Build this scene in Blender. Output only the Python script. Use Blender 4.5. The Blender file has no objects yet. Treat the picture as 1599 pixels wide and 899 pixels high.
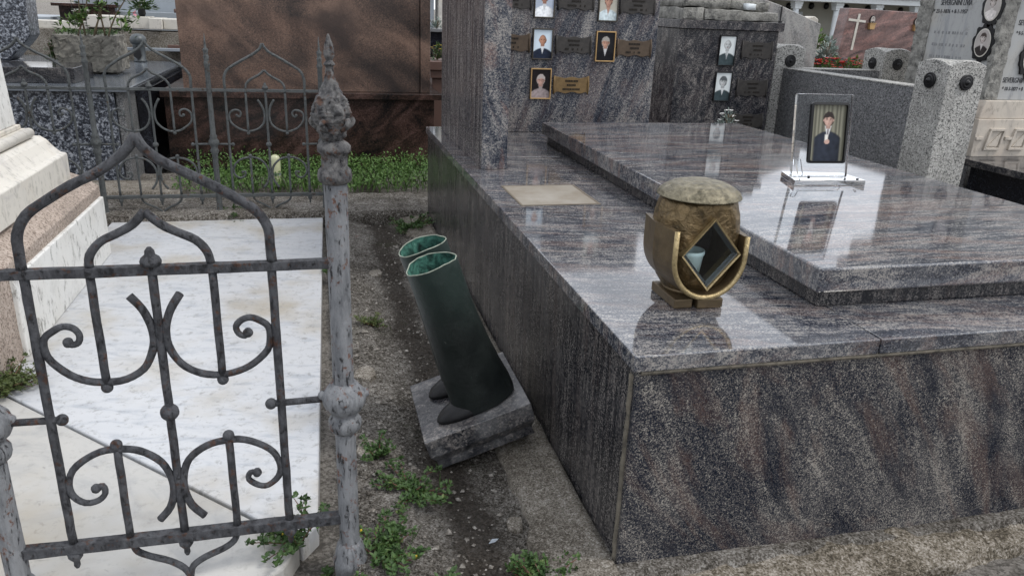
import bpy, math, random
from mathutils import Vector, Matrix, Euler, noise
R = math.radians
rnd = random.Random(7)
sc = bpy.context.scene
COL = sc.collection

# ------------------------------------------------------------------ camera
cam_d = bpy.data.cameras.new('camera'); cam = bpy.data.objects.new('camera', cam_d); COL.objects.link(cam)
cam_d.sensor_width = 36.0; cam_d.lens = 36.0*1203.98/1599.0; cam_d.clip_start = 0.02; cam_d.clip_end = 500
def cam_matrix(pitch, roll, yaw, loc):
    fwd = Vector((math.sin(yaw)*math.cos(pitch), math.cos(yaw)*math.cos(pitch), -math.sin(pitch)))
    right = Vector((math.cos(yaw), -math.sin(yaw), 0)); down = fwd.cross(right)
    r2 = math.cos(roll)*right + math.sin(roll)*down; d2 = -math.sin(roll)*right + math.cos(roll)*down
    m = Matrix((r2, -d2, -fwd)).transposed().to_4x4(); m.translation = loc
    return m
cam.matrix_world = cam_matrix(R(19.843), R(-2.3086), R(14.482), Vector((0, 0, 1.0)))
sc.camera = cam

# ------------------------------------------------------------------ world, sun, exposure
SUN_EL, SUN_AZ = R(54), R(118)            # azimuth clockwise from +Y: light comes from behind right
w = bpy.data.worlds.new('World'); sc.world = w; w.use_nodes = True
wn, wl = w.node_tree.nodes, w.node_tree.links
bg = wn['Background']; bg.inputs['Strength'].default_value = 0.108
sky = wn.new('ShaderNodeTexSky'); sky.sky_type = 'NISHITA'; sky.sun_disc = False
sky.sun_elevation = SUN_EL; sky.sun_rotation = SUN_AZ; sky.dust_density = 3.0; sky.air_density = 1.0
wc = wn.new('ShaderNodeTexCoord'); wm = wn.new('ShaderNodeMapping'); wm.inputs['Scale'].default_value = (1, 1, 2.2)
cn = wn.new('ShaderNodeTexNoise'); cn.inputs['Scale'].default_value = 2.6; cn.inputs['Detail'].default_value = 6
cr = wn.new('ShaderNodeValToRGB'); cr.color_ramp.elements[0].position = .30; cr.color_ramp.elements[1].position = .62
cr.color_ramp.elements[0].color = (.78, .78, .78, 1); cr.color_ramp.elements[1].color = (1, 1, 1, 1)
cx = wn.new('ShaderNodeMix'); cx.data_type = 'RGBA'; cx.inputs['B'].default_value = (10.8, 11.2, 12.0, 1)
wl.new(wc.outputs['Generated'], wm.inputs[0]); wl.new(wm.outputs[0], cn.inputs['Vector']); wl.new(cn.outputs['Fac'], cr.inputs[0])
wl.new(cr.outputs[0], cx.inputs['Factor']); wl.new(sky.outputs[0], cx.inputs['A']); wl.new(cx.outputs['Result'], bg.inputs['Color'])
sd = bpy.data.lights.new('sun', 'SUN'); sd.energy = 1.5; sd.angle = R(14); sd.color = (1, .96, .9)
sun = bpy.data.objects.new('sun', sd); COL.objects.link(sun)
sv = Vector((math.sin(SUN_AZ)*math.cos(SUN_EL), math.cos(SUN_AZ)*math.cos(SUN_EL), math.sin(SUN_EL)))
sun.rotation_euler = (-sv).to_track_quat('-Z', 'Y').to_euler()
sc.view_settings.view_transform = 'Standard'; sc.view_settings.look = 'None'
sc.view_settings.exposure = 0.27; sc.view_settings.gamma = 1.0

# ------------------------------------------------------------------ material helpers
class G:
    def __init__(s, name):
        s.m = bpy.data.materials.new(name); s.m.use_nodes = True; s.t = s.m.node_tree
        s.b = s.t.nodes['Principled BSDF']; s.tc = s.t.nodes.new('ShaderNodeTexCoord').outputs['Object']
    def add(s, typ, ins=None, **pr):
        n = s.t.nodes.new('ShaderNode'+typ)
        for k, v in pr.items(): setattr(n, k, v)
        for k, v in (ins or {}).items(): s.put(n.inputs[k], v)
        return n
    def put(s, sock, v):
        if hasattr(v, 'is_output'): s.t.links.new(v, sock)
        else: sock.default_value = v
    def bs(s, **k):
        for a, v in k.items(): s.put(s.b.inputs[a.replace('_', ' ')], v)
    def noise(s, scale, detail=4, rough=.55, dist=0, vec=None):
        return s.add('TexNoise', {'Vector': vec or s.tc, 'Scale': scale, 'Detail': detail, 'Roughness': rough, 'Distortion': dist}).outputs['Fac']
    def vor(s, scale, vec=None, out='Color', feature='F1'):
        n = s.add('TexVoronoi', {'Vector': vec or s.tc, 'Scale': scale}, feature=feature)
        return n.outputs[out]
    def map(s, rot=(0, 0, 0), scale=(1, 1, 1)):
        v = s.add('Mapping', {'Vector': s.tc, 'Rotation': tuple(R(a) for a in rot)}).outputs[0]
        return s.add('Mapping', {'Vector': v, 'Scale': scale}).outputs[0]
    def ramp(s, fac, stops, interp='LINEAR'):
        n = s.add('ValToRGB', {'Fac': fac}); e = n.color_ramp.elements; n.color_ramp.interpolation = interp
        while len(e) < len(stops): e.new(.5)
        for q, (p, c) in zip(e, stops):
            q.position = p; q.color = (c, c, c, 1) if isinstance(c, (int, float)) else (*c, 1)
        return n.outputs[0]
    def math(s, op, a, b=0.0, c=0.0):
        n = s.add('Math', operation=op)
        for i, v in enumerate((a, b, c)): s.put(n.inputs[i], v)
        return n.outputs[0]
    def mix(s, f, a, b, mode='MIX'):
        n = s.add('Mix', data_type='RGBA', blend_type=mode)
        s.put(n.inputs['Factor'], f)
        for k, v in (('A', a), ('B', b)): s.put(n.inputs[k], v if hasattr(v, 'is_output') else (*v, 1))
        return n.outputs['Result']
    def bump(s, h, strength=.3, dist=.005):
        s.put(s.b.inputs['Normal'], s.add('Bump', {'Height': h, 'Strength': strength, 'Distance': dist}).outputs[0])
        return s
def plain(name, col, rough=.6, metal=0.0, var=.15, nscale=14, bump=0.0, spec=.5):
    g = G(name); n = g.noise(nscale, 5, .6)
    c = g.ramp(n, [(.3, tuple(x*(1-var) for x in col)), (.7, tuple(min(1, x*(1+var)) for x in col))])
    g.bs(Base_Color=c, Roughness=rough, Metallic=metal, Specular_IOR_Level=spec)
    if bump: g.bump(g.noise(nscale*6, 4), bump, .004)
    return g.m
def granite(name, rot, scale, bscale, stops, grain=260, gamt=.35, rough=.1, pink=.4, pinkcol=(.23, .125, .10), dist=1.2, dusty=0.0, spec=.5, fine=0.0, fs=8.0):
    g = G(name); v = g.map(rot, scale)
    band = g.noise(bscale, 5, .55, dist, v)
    if fine:
        fn = g.noise(bscale*fs, 4, .6, dist*.4, v); band = g.math('ADD', g.math('MULTIPLY', band, 1-fine), g.math('MULTIPLY', fn, fine))
    sp = g.add('SeparateColor', {0: g.vor(grain)})
    sp2 = g.add('SeparateColor', {0: g.vor(grain*.55)})
    t = g.math('MULTIPLY_ADD', g.math('SUBTRACT', sp.outputs[0], .5), gamt, band)
    t = g.math('MULTIPLY_ADD', g.math('SUBTRACT', sp2.outputs[1], .5), gamt*.5, t)
    if fine: t = g.math('MULTIPLY_ADD', g.math('SUBTRACT', t, .5), 1+fine*1.5, .5)
    c = g.ramp(t, stops)
    pn = g.noise(bscale*.8, 5, .6, dist*1.3, g.map((rot[0]+7, rot[1]+5, rot[2]+11), scale))
    pf = g.math('MULTIPLY', g.ramp(pn, [(.50, 0.0), (.62, 1.0)]), pink)
    pf = g.math('MULTIPLY', pf, g.math('ADD', g.math('MULTIPLY', sp.outputs[1], .8), .1))
    c = g.mix(pf, c, pinkcol)
    if dusty:
        d = g.math('MULTIPLY', g.ramp(g.noise(5.5, 6, .65), [(.48, 0.0), (.72, 1.0)]), dusty)
        c = g.mix(d, c, (.42, .42, .42))
    rr = g.ramp(g.noise(6, 5, .6), [(.3, rough*.7), (.75, rough*1.6)])
    g.bs(Base_Color=c, Roughness=rr, Specular_IOR_Level=spec)
    return g.m
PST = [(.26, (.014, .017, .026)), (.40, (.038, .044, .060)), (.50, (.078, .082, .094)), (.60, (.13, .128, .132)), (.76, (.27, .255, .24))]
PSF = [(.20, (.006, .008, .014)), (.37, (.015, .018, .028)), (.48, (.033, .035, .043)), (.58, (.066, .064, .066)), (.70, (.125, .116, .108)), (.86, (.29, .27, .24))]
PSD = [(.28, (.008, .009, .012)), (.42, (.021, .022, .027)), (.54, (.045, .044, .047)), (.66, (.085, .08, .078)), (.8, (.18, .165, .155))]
M = {}
M['g_top'] = granite('granite_polished_top', (0, 0, 7), (1.6, 9, 4), 2.2, PST, 420, .22, .07, .45, (.25, .17, .135), 1.3, .14, 1.0, .55, 6)
M['g_slab'] = granite('granite_cover_slab', (0, 0, -5), (1.3, 9, 4), 1.8, PST, 420, .22, .06, .6, (.27, .17, .13), 1.3, .10, 1.0, .55, 6)
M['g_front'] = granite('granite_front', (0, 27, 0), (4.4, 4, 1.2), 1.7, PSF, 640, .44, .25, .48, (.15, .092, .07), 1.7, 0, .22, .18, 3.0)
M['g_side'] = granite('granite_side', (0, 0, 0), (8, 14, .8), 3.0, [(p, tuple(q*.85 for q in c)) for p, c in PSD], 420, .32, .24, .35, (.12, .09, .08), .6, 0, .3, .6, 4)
M['g_pier'] = granite('granite_pier', (0, 20, 0), (4, 5, 2.0), 2.0, PST, 300, .34, .14, .6, (.24, .14, .11), 1.8, 0, .25)
M['g_pier_side'] = granite('granite_pier_side', (0, 0, 0), (8, 16, .6), 3.0, [(p, tuple(q*1.7 for q in c)) for p, c in PSD], 380, .22, .2, .35, (.16, .115, .10), .6, 0, .2, .65, 4)
M['g_panel'] = granite('granite_panel', (0, -22, 0), (7, 6, 1.2), 2.0, PST, 300, .30, .14, .45, (.2, .14, .12), 1.0, 0, .25, .25, 4)
M['g_mon'] = granite('granite_monument', (0, -20, 0), (5, 5, 2.5), 2.2, [(p, tuple(q*1.2 for q in c)) for p, c in PSD], 300, .26, .2, .2, (.14, .1, .09), 2.2, 0, .25, .3, 4)
M['g_base'] = granite('granite_boot_base', (0, 10, 40), (4, 7, 4), 3.0, PSD, 260, .34, .3, .1, (.14, .1, .09), 1.2, .35)
M['g_brown'] = granite('granite_brown', (0, -30, 0), (1.6, 1.6, 3.2), 1.0,
    [(.26, (.024, .020, .019)), (.42, (.062, .044, .037)), (.56, (.135, .088, .068)), (.70, (.19, .125, .096)), (.86, (.26, .175, .14))], 260, .17, .3, .25, (.15, .078, .052), 1.0, 0, .25)
nt_ = M['g_brown'].node_tree; gb = G.__new__(G); gb.m = M['g_brown']; gb.t = nt_; gb.b = nt_.nodes['Principled BSDF']; gb.tc = nt_.nodes['Texture Coordinate'].outputs['Object']
src = gb.b.inputs['Base Color'].links[0].from_socket; soot = gb.ramp(gb.noise(2.6, 4, .5, .2), [(.53, 0.0), (.67, .75)])
gb.bs(Base_Color=gb.mix(soot, src, (.022, .018, .018)))
M['g_brown_dark'] = granite('granite_brown_base', (0, 30, 0), (2.5, 2.5, 5), 1.6,
    [(.32, (.008, .007, .007)), (.48, (.026, .017, .014)), (.6, (.052, .030, .025)), (.75, (.095, .058, .05))], 200, .2, .16, .2, (.08, .04, .03), 1.4, 0, .3)
M['g_pink'] = granite('granite_far_headstone', (0, 18, 0), (1.2, 1.2, 4.5), 1.3,
    [(.3, (.035, .022, .022)), (.45, (.10, .06, .055)), (.58, (.17, .105, .095)), (.72, (.30, .17, .15))], 120, .12, .25, .5, (.33, .15, .12), 2.2)
M['g_light'] = granite('granite_light_stele', (0, 15, 0), (5, 5, 1.5), 2.0,
    [(.3, (.16, .16, .16)), (.5, (.30, .295, .29)), (.7, (.40, .39, .37))], 200, .25, .4, .3, (.36, .28, .25), 1.6)
M['g_bluegrey'] = granite('granite_bluegrey_stele', (0, 0, 0), (7, 7, .8), 2.0,
    [(.3, (.12, .13, .15)), (.55, (.22, .23, .255)), (.75, (.30, .30, .31))], 260, .15, .3, .8, (.28, .21, .19), .6)
M['g_black'] = granite('granite_black', (0, 0, 0), (1, 1, 1), 3, [(.3, (.004, .004, .006)), (.6, (.012, .013, .018)), (.8, (.05, .055, .07))], 200, .3, .08, 0)
M['g_blackgrey'] = granite('granite_dark_polished', (0, 0, 12), (2, 6, 4), 3, PSD, 260, .3, .10, 0)
def terrazzo(name, base, spot, scale, thr, rough=.6, dirt=.3, col2=None):
    g = G(name); s = g.add('SeparateColor', {0: g.vor(scale)})
    f = g.ramp(s.outputs[0], [(thr, 1.0), (thr+.06, 0.0)])
    c = g.mix(f, base, spot)
    s2 = g.add('SeparateColor', {0: g.vor(scale*.7, g.map((0, 0, 30), (1, 1, 1)))})
    c = g.mix(g.ramp(s2.outputs[1], [(.75, 0.0), (.82, .8)]), c, col2 or tuple(min(1, x*1.5) for x in base))
    d = g.math('MULTIPLY', g.ramp(g.noise(5, 7, .7), [(.45, 0.0), (.75, 1.0)]), dirt)
    c = g.mix(d, c, tuple(x*.35 for x in base)); g.bs(Base_Color=c, Roughness=rough)
    g.bump(s.outputs[2], .25, .002); return g.m
M['t_light'] = terrazzo('terrazzo_light', (.34, .335, .315), (.075, .075, .073), 250, .26, .75, .5)
M['t_grey'] = terrazzo('terrazzo_grey', (.15, .153, .158), (.04, .04, .042), 250, .30, .6, .25, (.26, .26, .265))
g = G('blue_grey_speckle'); n1 = g.noise(70, 4, .6, .6)
sv_ = g.add('SeparateColor', {0: g.vor(150)})
g.bs(Base_Color=g.ramp(g.math('MULTIPLY_ADD', g.math('SUBTRACT', sv_.outputs[0], .5), .16, n1), [(.40, (.012, .014, .020)), (.48, (.045, .052, .068)), (.56, (.14, .155, .18)), (.66, (.34, .36, .40))]), Roughness=.3); M['t_dark'] = g.m
M['t_pink'] = terrazzo('pink_rough_granite', (.35, .29, .245), (.17, .13, .105), 230, .25, .85, .6, (.44, .37, .32))
def marble(name, base=(.72, .72, .72), vein=(.36, .38, .42), stain=(.55, .47, .36), st=.3, rough=.35, rot=(0, 0, 0), sc_=(1, 1, 1), vs=6, grime=.0):
    g = G(name); v = g.map(rot, sc_)
    n = g.noise(vs, 8, .65, 1.2, v)
    c = g.mix(g.ramp(n, [(.36, 1.0), (.47, .18), (.62, 0.0)]), base, vein)
    f = g.ramp(g.noise(vs*5, 4, .6, .8, v), [(.68, 0.0), (.73, .55)])
    c = g.mix(f, c, tuple(x*.55 for x in vein))
    c = g.mix(g.math('MULTIPLY', g.ramp(g.noise(2.6, 5, .6), [(.5, 0.0), (.72, 1.0)]), st), c, stain)
    if grime:
        k = g.math('MULTIPLY', g.ramp(g.noise(26, 8, .8, .3, g.map((0, 0, 0), (1.3, 1.3, .6))), [(.535, 0.0), (.62, 1.0)]), grime)
        c = g.mix(k, c, (.10, .095, .08))
    g.bs(Base_Color=c, Roughness=rough); g.bump(g.noise(120, 3), .08, .002); return g.m
M['m_slab'] = marble('white_marble_slab', (.475, .485, .50), (.36, .38, .41), (.34, .30, .23), .9, .3, (0, 0, 12), (1.6, 4.5, 1), 4.5, .45)
M['m_slab2'] = marble('grey_marble_slab', (.42, .412, .39), (.33, .33, .325), (.34, .29, .21), .8, .35, (0, 0, 35), (1.2, 1.8, 1), 3.0, .22)
M['m_panel'] = marble('white_marble_kerb', (.70, .70, .68), (.58, .58, .56), (.5, .45, .36), .25, .5, grime=.75)
M['m_mon'] = marble('cream_marble', (.60, .575, .52), (.48, .46, .43), (.52, .43, .31), .65, .55, grime=.4)
M['m_sev'] = marble('grey_weathered_marble', (.36, .365, .36), (.25, .26, .27), (.40, .36, .29), .6, .55, (0, 0, 0), (3, 3, .6), 4, grime=.35)
M['m_sev2'] = marble('cream_limestone', (.50, .45, .385), (.42, .38, .33), (.40, .30, .22), .5, .7, grime=.4)
M['m_cream'] = marble('cream_stone', (.55, .53, .48), (.42, .40, .37), (.4, .36, .28), .5, .7, grime=.3)
def rock(name, base, dark, scale=14, rough=.9, bump=.6):
    g = G(name); n = g.noise(scale, 8, .7)
    c = g.ramp(n, [(.32, dark), (.5, base), (.72, tuple(min(1, x*1.5) for x in base))])
    g.bs(Base_Color=c, Roughness=rough); g.bump(g.noise(scale*4, 6, .65), bump, .012); return g.m
M['rock'] = rock('rough_limestone', (.20, .19, .165), (.07, .065, .055))
M['rustic'] = rock('rusticated_marble', (.24, .235, .215), (.05, .05, .05), 26, .9, .9)
def groundmat(name, cols, peb=70, bump=.8, dirt=None, moss=.7, bd_=.016):
    g = G(name); n = g.noise(4, 9, .72); v = g.add('SeparateColor', {0: g.vor(peb)}); v2 = g.add('SeparateColor', {0: g.vor(peb*2.3)})
    t = g.math('MULTIPLY_ADD', g.math('SUBTRACT', v.outputs[0], .5), .16, n)
    t = g.math('MULTIPLY_ADD', g.math('SUBTRACT', v2.outputs[1], .5), .26, t)
    v3 = g.add('SeparateColor', {0: g.vor(peb*3.1, g.map((0, 0, 20), (1, 1.3, 1)))}); t = g.math('MULTIPLY_ADD', g.math('SUBTRACT', v3.outputs[2], .5), .36, t)
    t = g.math('MULTIPLY_ADD', g.math('SUBTRACT', g.noise(55, 5, .7), .5), .35, t)
    c = g.ramp(t, cols)
    if dirt:                                   # dark earth washed along the gutter
        xyz = g.add('SeparateXYZ', {0: g.tc}); wx = g.math('ADD', xyz.outputs[0], g.math('MULTIPLY', g.math('SUBTRACT', g.noise(3.5, 5, .6), .5), .16))
        q = g.math('ABSOLUTE', g.math('SUBTRACT', wx, .275)); f = g.ramp(q, [(.03, .85), (.075, 0.0)])
        c = g.mix(f, c, g.ramp(g.noise(130, 4, .7), [(.35, (.026, .021, .017)), (.6, (.07, .058, .047)), (.75, (.16, .135, .11))]))
    mo = g.ramp(g.noise(3.4, 6, .7, .5), [(.60, 0.0), (.70, moss)])
    c = g.mix(mo, c, (.040, .045, .020))
    h = g.math('ADD', g.math('MULTIPLY', v.outputs[0], .5), g.math('MULTIPLY', g.noise(70, 8, .75), 2.2))
    g.bs(Base_Color=c, Roughness=.95, Specular_IOR_Level=.2); g.bump(h, bump, bd_); return g.m
M['concrete'] = groundmat('weathered_concrete', [(.22, (.06, .052, .042)), (.42, (.125, .11, .09)), (.56, (.19, .172, .147)), (.70, (.25, .23, .20)), (.86, (.40, .38, .35))], 120, .5, None, .35, .008)
M['soil'] = groundmat('gravelly_soil', [(.28, (.055, .048, .040)), (.42, (.13, .117, .100)), (.54, (.205, .188, .165)), (.66, (.28, .26, .235)), (.80, (.44, .42, .39))], 95, .9, True)
M['edging_soil'] = groundmat('gravelly_edging', [(.28, (.055, .048, .040)), (.42, (.13, .117, .100)), (.54, (.205, .188, .165)), (.66, (.28, .26, .235)), (.80, (.44, .42, .39))], 75, .9, None, .3)
M['far_ground'] = groundmat('gravel_ground', [(.30, (.10, .092, .082)), (.5, (.19, .175, .155)), (.7, (.30, .28, .255))], 60)
def iron(name, paint, rust, amt, pale, palea, flake=.5, fz=1.0):
    g = G(name); n = g.noise(42, 7, .7); vz = g.map((0, 0, 0), (1, 1, fz))
    c = g.mix(g.math('MULTIPLY', g.ramp(g.noise(60, 6, .7, .3, vz), [(.40, 0.0), (.60, 1.0)]), palea), paint, pale)
    k = g.ramp(g.noise(120, 6, .75, .4, vz), [(.37, 1.0), (.42, 0.0)])
    c = g.mix(g.math('MULTIPLY', k, flake), c, (.018, .018, .020))
    c = g.mix(g.ramp(n, [(amt, 0.0), (amt+.06, .85)]), c, g.ramp(g.noise(140, 3), [(.35, tuple(x*.45 for x in rust)), (.65, rust)]))
    h = g.math('ADD', g.noise(150, 6, .75, .3, vz), g.math('MULTIPLY', k, -.5))
    g.bs(Base_Color=c, Roughness=.62, Specular_IOR_Level=.28); g.bump(h, 1.0, .006); return g.m
M['iron'] = iron('painted_iron', (.038, .039, .044), (.10, .048, .030), .555, (.090, .093, .102), .9, .7, .6)
M['iron_post'] = iron('flaking_grey_post', (.15, .157, .168), (.17, .06, .025), .57, (.25, .258, .27), .85, .9, .22)
M['iron_head'] = iron('corroded_finial', (.06, .06, .064), (.11, .055, .035), .53, (.20, .195, .19), .8, .9, .8)
M['iron_far'] = iron('grey_green_iron', (.075, .082, .085), (.10, .06, .035), .6, (.12, .13, .13), .5, .4)
def bronze(name, c1, c2, rough, metal, ns, bmp, spec=.5):
    g = G(name); n = g.noise(ns, 6, .65)
    g.bs(Base_Color=g.ramp(n, [(.32, c1), (.68, c2)]), Roughness=rough, Metallic=metal, Specular_IOR_Level=spec)
    g.bump(g.noise(ns*1.3, 5, .6, .8), bmp, .006); return g.m
M['bronze'] = bronze('hammered_bronze', (.060, .043, .021), (.20, .142, .072), .38, .7, 50, 1.0)
M['bronze_s'] = bronze('smooth_bronze', (.085, .062, .036), (.15, .11, .062), .42, .6, 30, .15)
M['bronze_edge'] = bronze('bright_bronze_edge', (.26, .20, .10), (.42, .33, .18), .38, .75, 120, .4)
M['bronze_lid'] = bronze('weathered_bronze_lid', (.075, .066, .042), (.26, .23, .16), .44, .6, 52, 1.0)
M['plate_gold'] = bronze('plate_bronze_gold', (.115, .07, .025), (.19, .12, .045), .6, .15, 40, .2)
M['plate_brown'] = bronze('plate_bronze_brown', (.055, .036, .022), (.085, .058, .036), .6, .15, 40, .2)
M['plate_dark'] = bronze('plate_bronze_dark', (.022, .020, .019), (.045, .040, .036), .6, .15, 40, .2)
M['relief'] = plain('plate_relief', (.016, .013, .010), .6, spec=.2)
g = G('dark_patina_bronze'); xyz = g.add('SeparateXYZ', {0: g.tc})
up_ = g.ramp(g.math('ADD', xyz.outputs[2], g.math('MULTIPLY', g.math('SUBTRACT', g.noise(9, 5, .6), .5), .22)), [(.24, 0.0), (.50, .42)])
c = g.mix(up_, g.ramp(g.noise(16, 7, .7), [(.3, (.006, .008, .008)), (.65, (.014, .018, .017)), (.8, (.028, .033, .03))]), (.030, .060, .050))
c = g.mix(g.ramp(g.noise(34, 7, .75), [(.64, 0.0), (.74, .5)]), c, (.13, .14, .13))
g.bs(Base_Color=c, Roughness=g.ramp(g.noise(12, 5, .6), [(.3, .34), (.7, .6)]), Metallic=.1, Specular_IOR_Level=.3); g.bump(g.math('ADD', g.noise(13, 4, .5), g.math('MULTIPLY', g.noise(130, 4), .12)), .22, .02); M['boot'] = g.m
M['boot_foot'] = bronze('boot_foot_patina', (.004, .004, .005), (.009, .009, .010), .42, .1, 30, .08, .3)
g = G('verdigris_inside'); n = g.noise(34, 7, .75, .6)
g.bs(Base_Color=g.ramp(n, [(.34, (.005, .012, .010)), (.46, (.020, .062, .050)), (.58, (.055, .16, .125)), (.72, (.16, .30, .24))]), Roughness=.85, Specular_IOR_Level=.2); M['verdigris'] = g.m
M['boot_rim'] = plain('pale_boot_rim', (.24, .27, .22), .7, var=.4, nscale=60)
M['gilt'] = plain('gilt_frame', (.42, .27, .12), .35, .5)
M['black_frame'] = plain('black_frame', (.008, .008, .009), .35, spec=.3)
M['bronze_frame'] = plain('dark_bronze_frame', (.05, .042, .032), .4, .3)
M['rosette'] = plain('black_rosette', (.007, .007, .008), .4, spec=.35)
M['white_paint'] = plain('white_paint', (.62, .66, .68), .6, var=.05, nscale=2)
M['porch_wall'] = plain('porch_wall', (.42, .41, .35), .8, var=.1, nscale=1)
M['dark'] = plain('dark_opening', (.01, .01, .012), .6)
M['letter'] = plain('dark_lettering', (.035, .036, .04), .7)
M['faint'] = plain('faded_lettering', (.21, .215, .22), .7)
M['beige'] = bronze('beige_metal_plate', (.20, .165, .12), (.33, .305, .265), .38, .1, 9, .05)
M['beige_edge'] = plain('plate_edge', (.13, .105, .075), .45)
M['mortar'] = rock('old_mortar', (.13, .115, .09), (.05, .045, .036), 40, .9, .4)
M['terracotta'] = plain('brown_planter', (.10, .055, .042), .6)
M['lamp_metal'] = plain('grave_lamp_metal', (.075, .085, .09), .45, .4)
M['slate'] = plain('pale_blue_grey_stone', (.27, .30, .33), .5, var=.12, nscale=5)
M['slate_p'] = plain('polished_blue_grey_stone', (.12, .135, .155), .12, var=.15, nscale=8, spec=.7)
M['steel'] = plain('grey_metal_edge', (.16, .165, .17), .4, .3)
M['cup'] = plain('pale_candle_cup', (.70, .82, .82), .35, var=.05)
M['wax'] = plain('cream_green_glass', (.46, .47, .30), .3)
g = G('acrylic'); g.bs(Base_Color=(.97, .99, 1, 1), Roughness=.02, IOR=1.22, Transmission_Weight=1.0); M['acrylic'] = g.m
g = G('lantern_glass'); g.bs(Base_Color=(.9, .96, .97, 1), Roughness=.02, IOR=1.3, Transmission_Weight=1.0); M['glass'] = g.m
def leafmat(name, c1, c2, c3=None):
    g = G(name); s = g.add('ObjectInfo').outputs['Random']
    n = g.noise(45, 3, .6)
    c = g.ramp(n, [(.3, c1), (.6, c2), (.75, c3 or c2)])
    g.bs(Base_Color=c, Roughness=.55, Specular_IOR_Level=.35, Subsurface_Weight=0.0); return g.m
M['leaf'] = leafmat('weed_leaf', (.022, .048, .014), (.055, .105, .028), (.13, .165, .05))
M['leaf_bed'] = leafmat('ground_cover_leaf', (.035, .080, .018), (.085, .16, .036), (.15, .22, .06))
M['leaf_hib'] = leafmat('hibiscus_leaf', (.035, .075, .016), (.085, .15, .03), (.16, .20, .04))
M['leaf_grey'] = leafmat('silver_leaf', (.13, .17, .15), (.24, .29, .26))
M['moss'] = leafmat('moss_leaf', (.035, .055, .016), (.075, .095, .028), (.12, .11, .04))
M['stem'] = plain('reddish_stem', (.13, .055, .035), .6)
M['stem_g'] = plain('woody_stem', (.11, .085, .05), .8)
M['wire'] = plain('black_wire', (.008, .008, .008), .5)
M['red'] = plain('red_petal', (.50, .035, .03), .5); M['pinkf'] = plain('pink_petal', (.62, .26, .30), .5)
M['whitef'] = plain('white_petal', (.72, .70, .68), .5); M['yellowf'] = plain('yellow_petal', (.55, .40, .03), .5)
_flat = {}
def flat(c, rough=.28):
    k = tuple(c)
    if k not in _flat:
        _flat[k] = plain('print_%02d' % len(_flat), c, .35, var=.10, nscale=90, spec=.12)
    return _flat[k]

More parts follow.
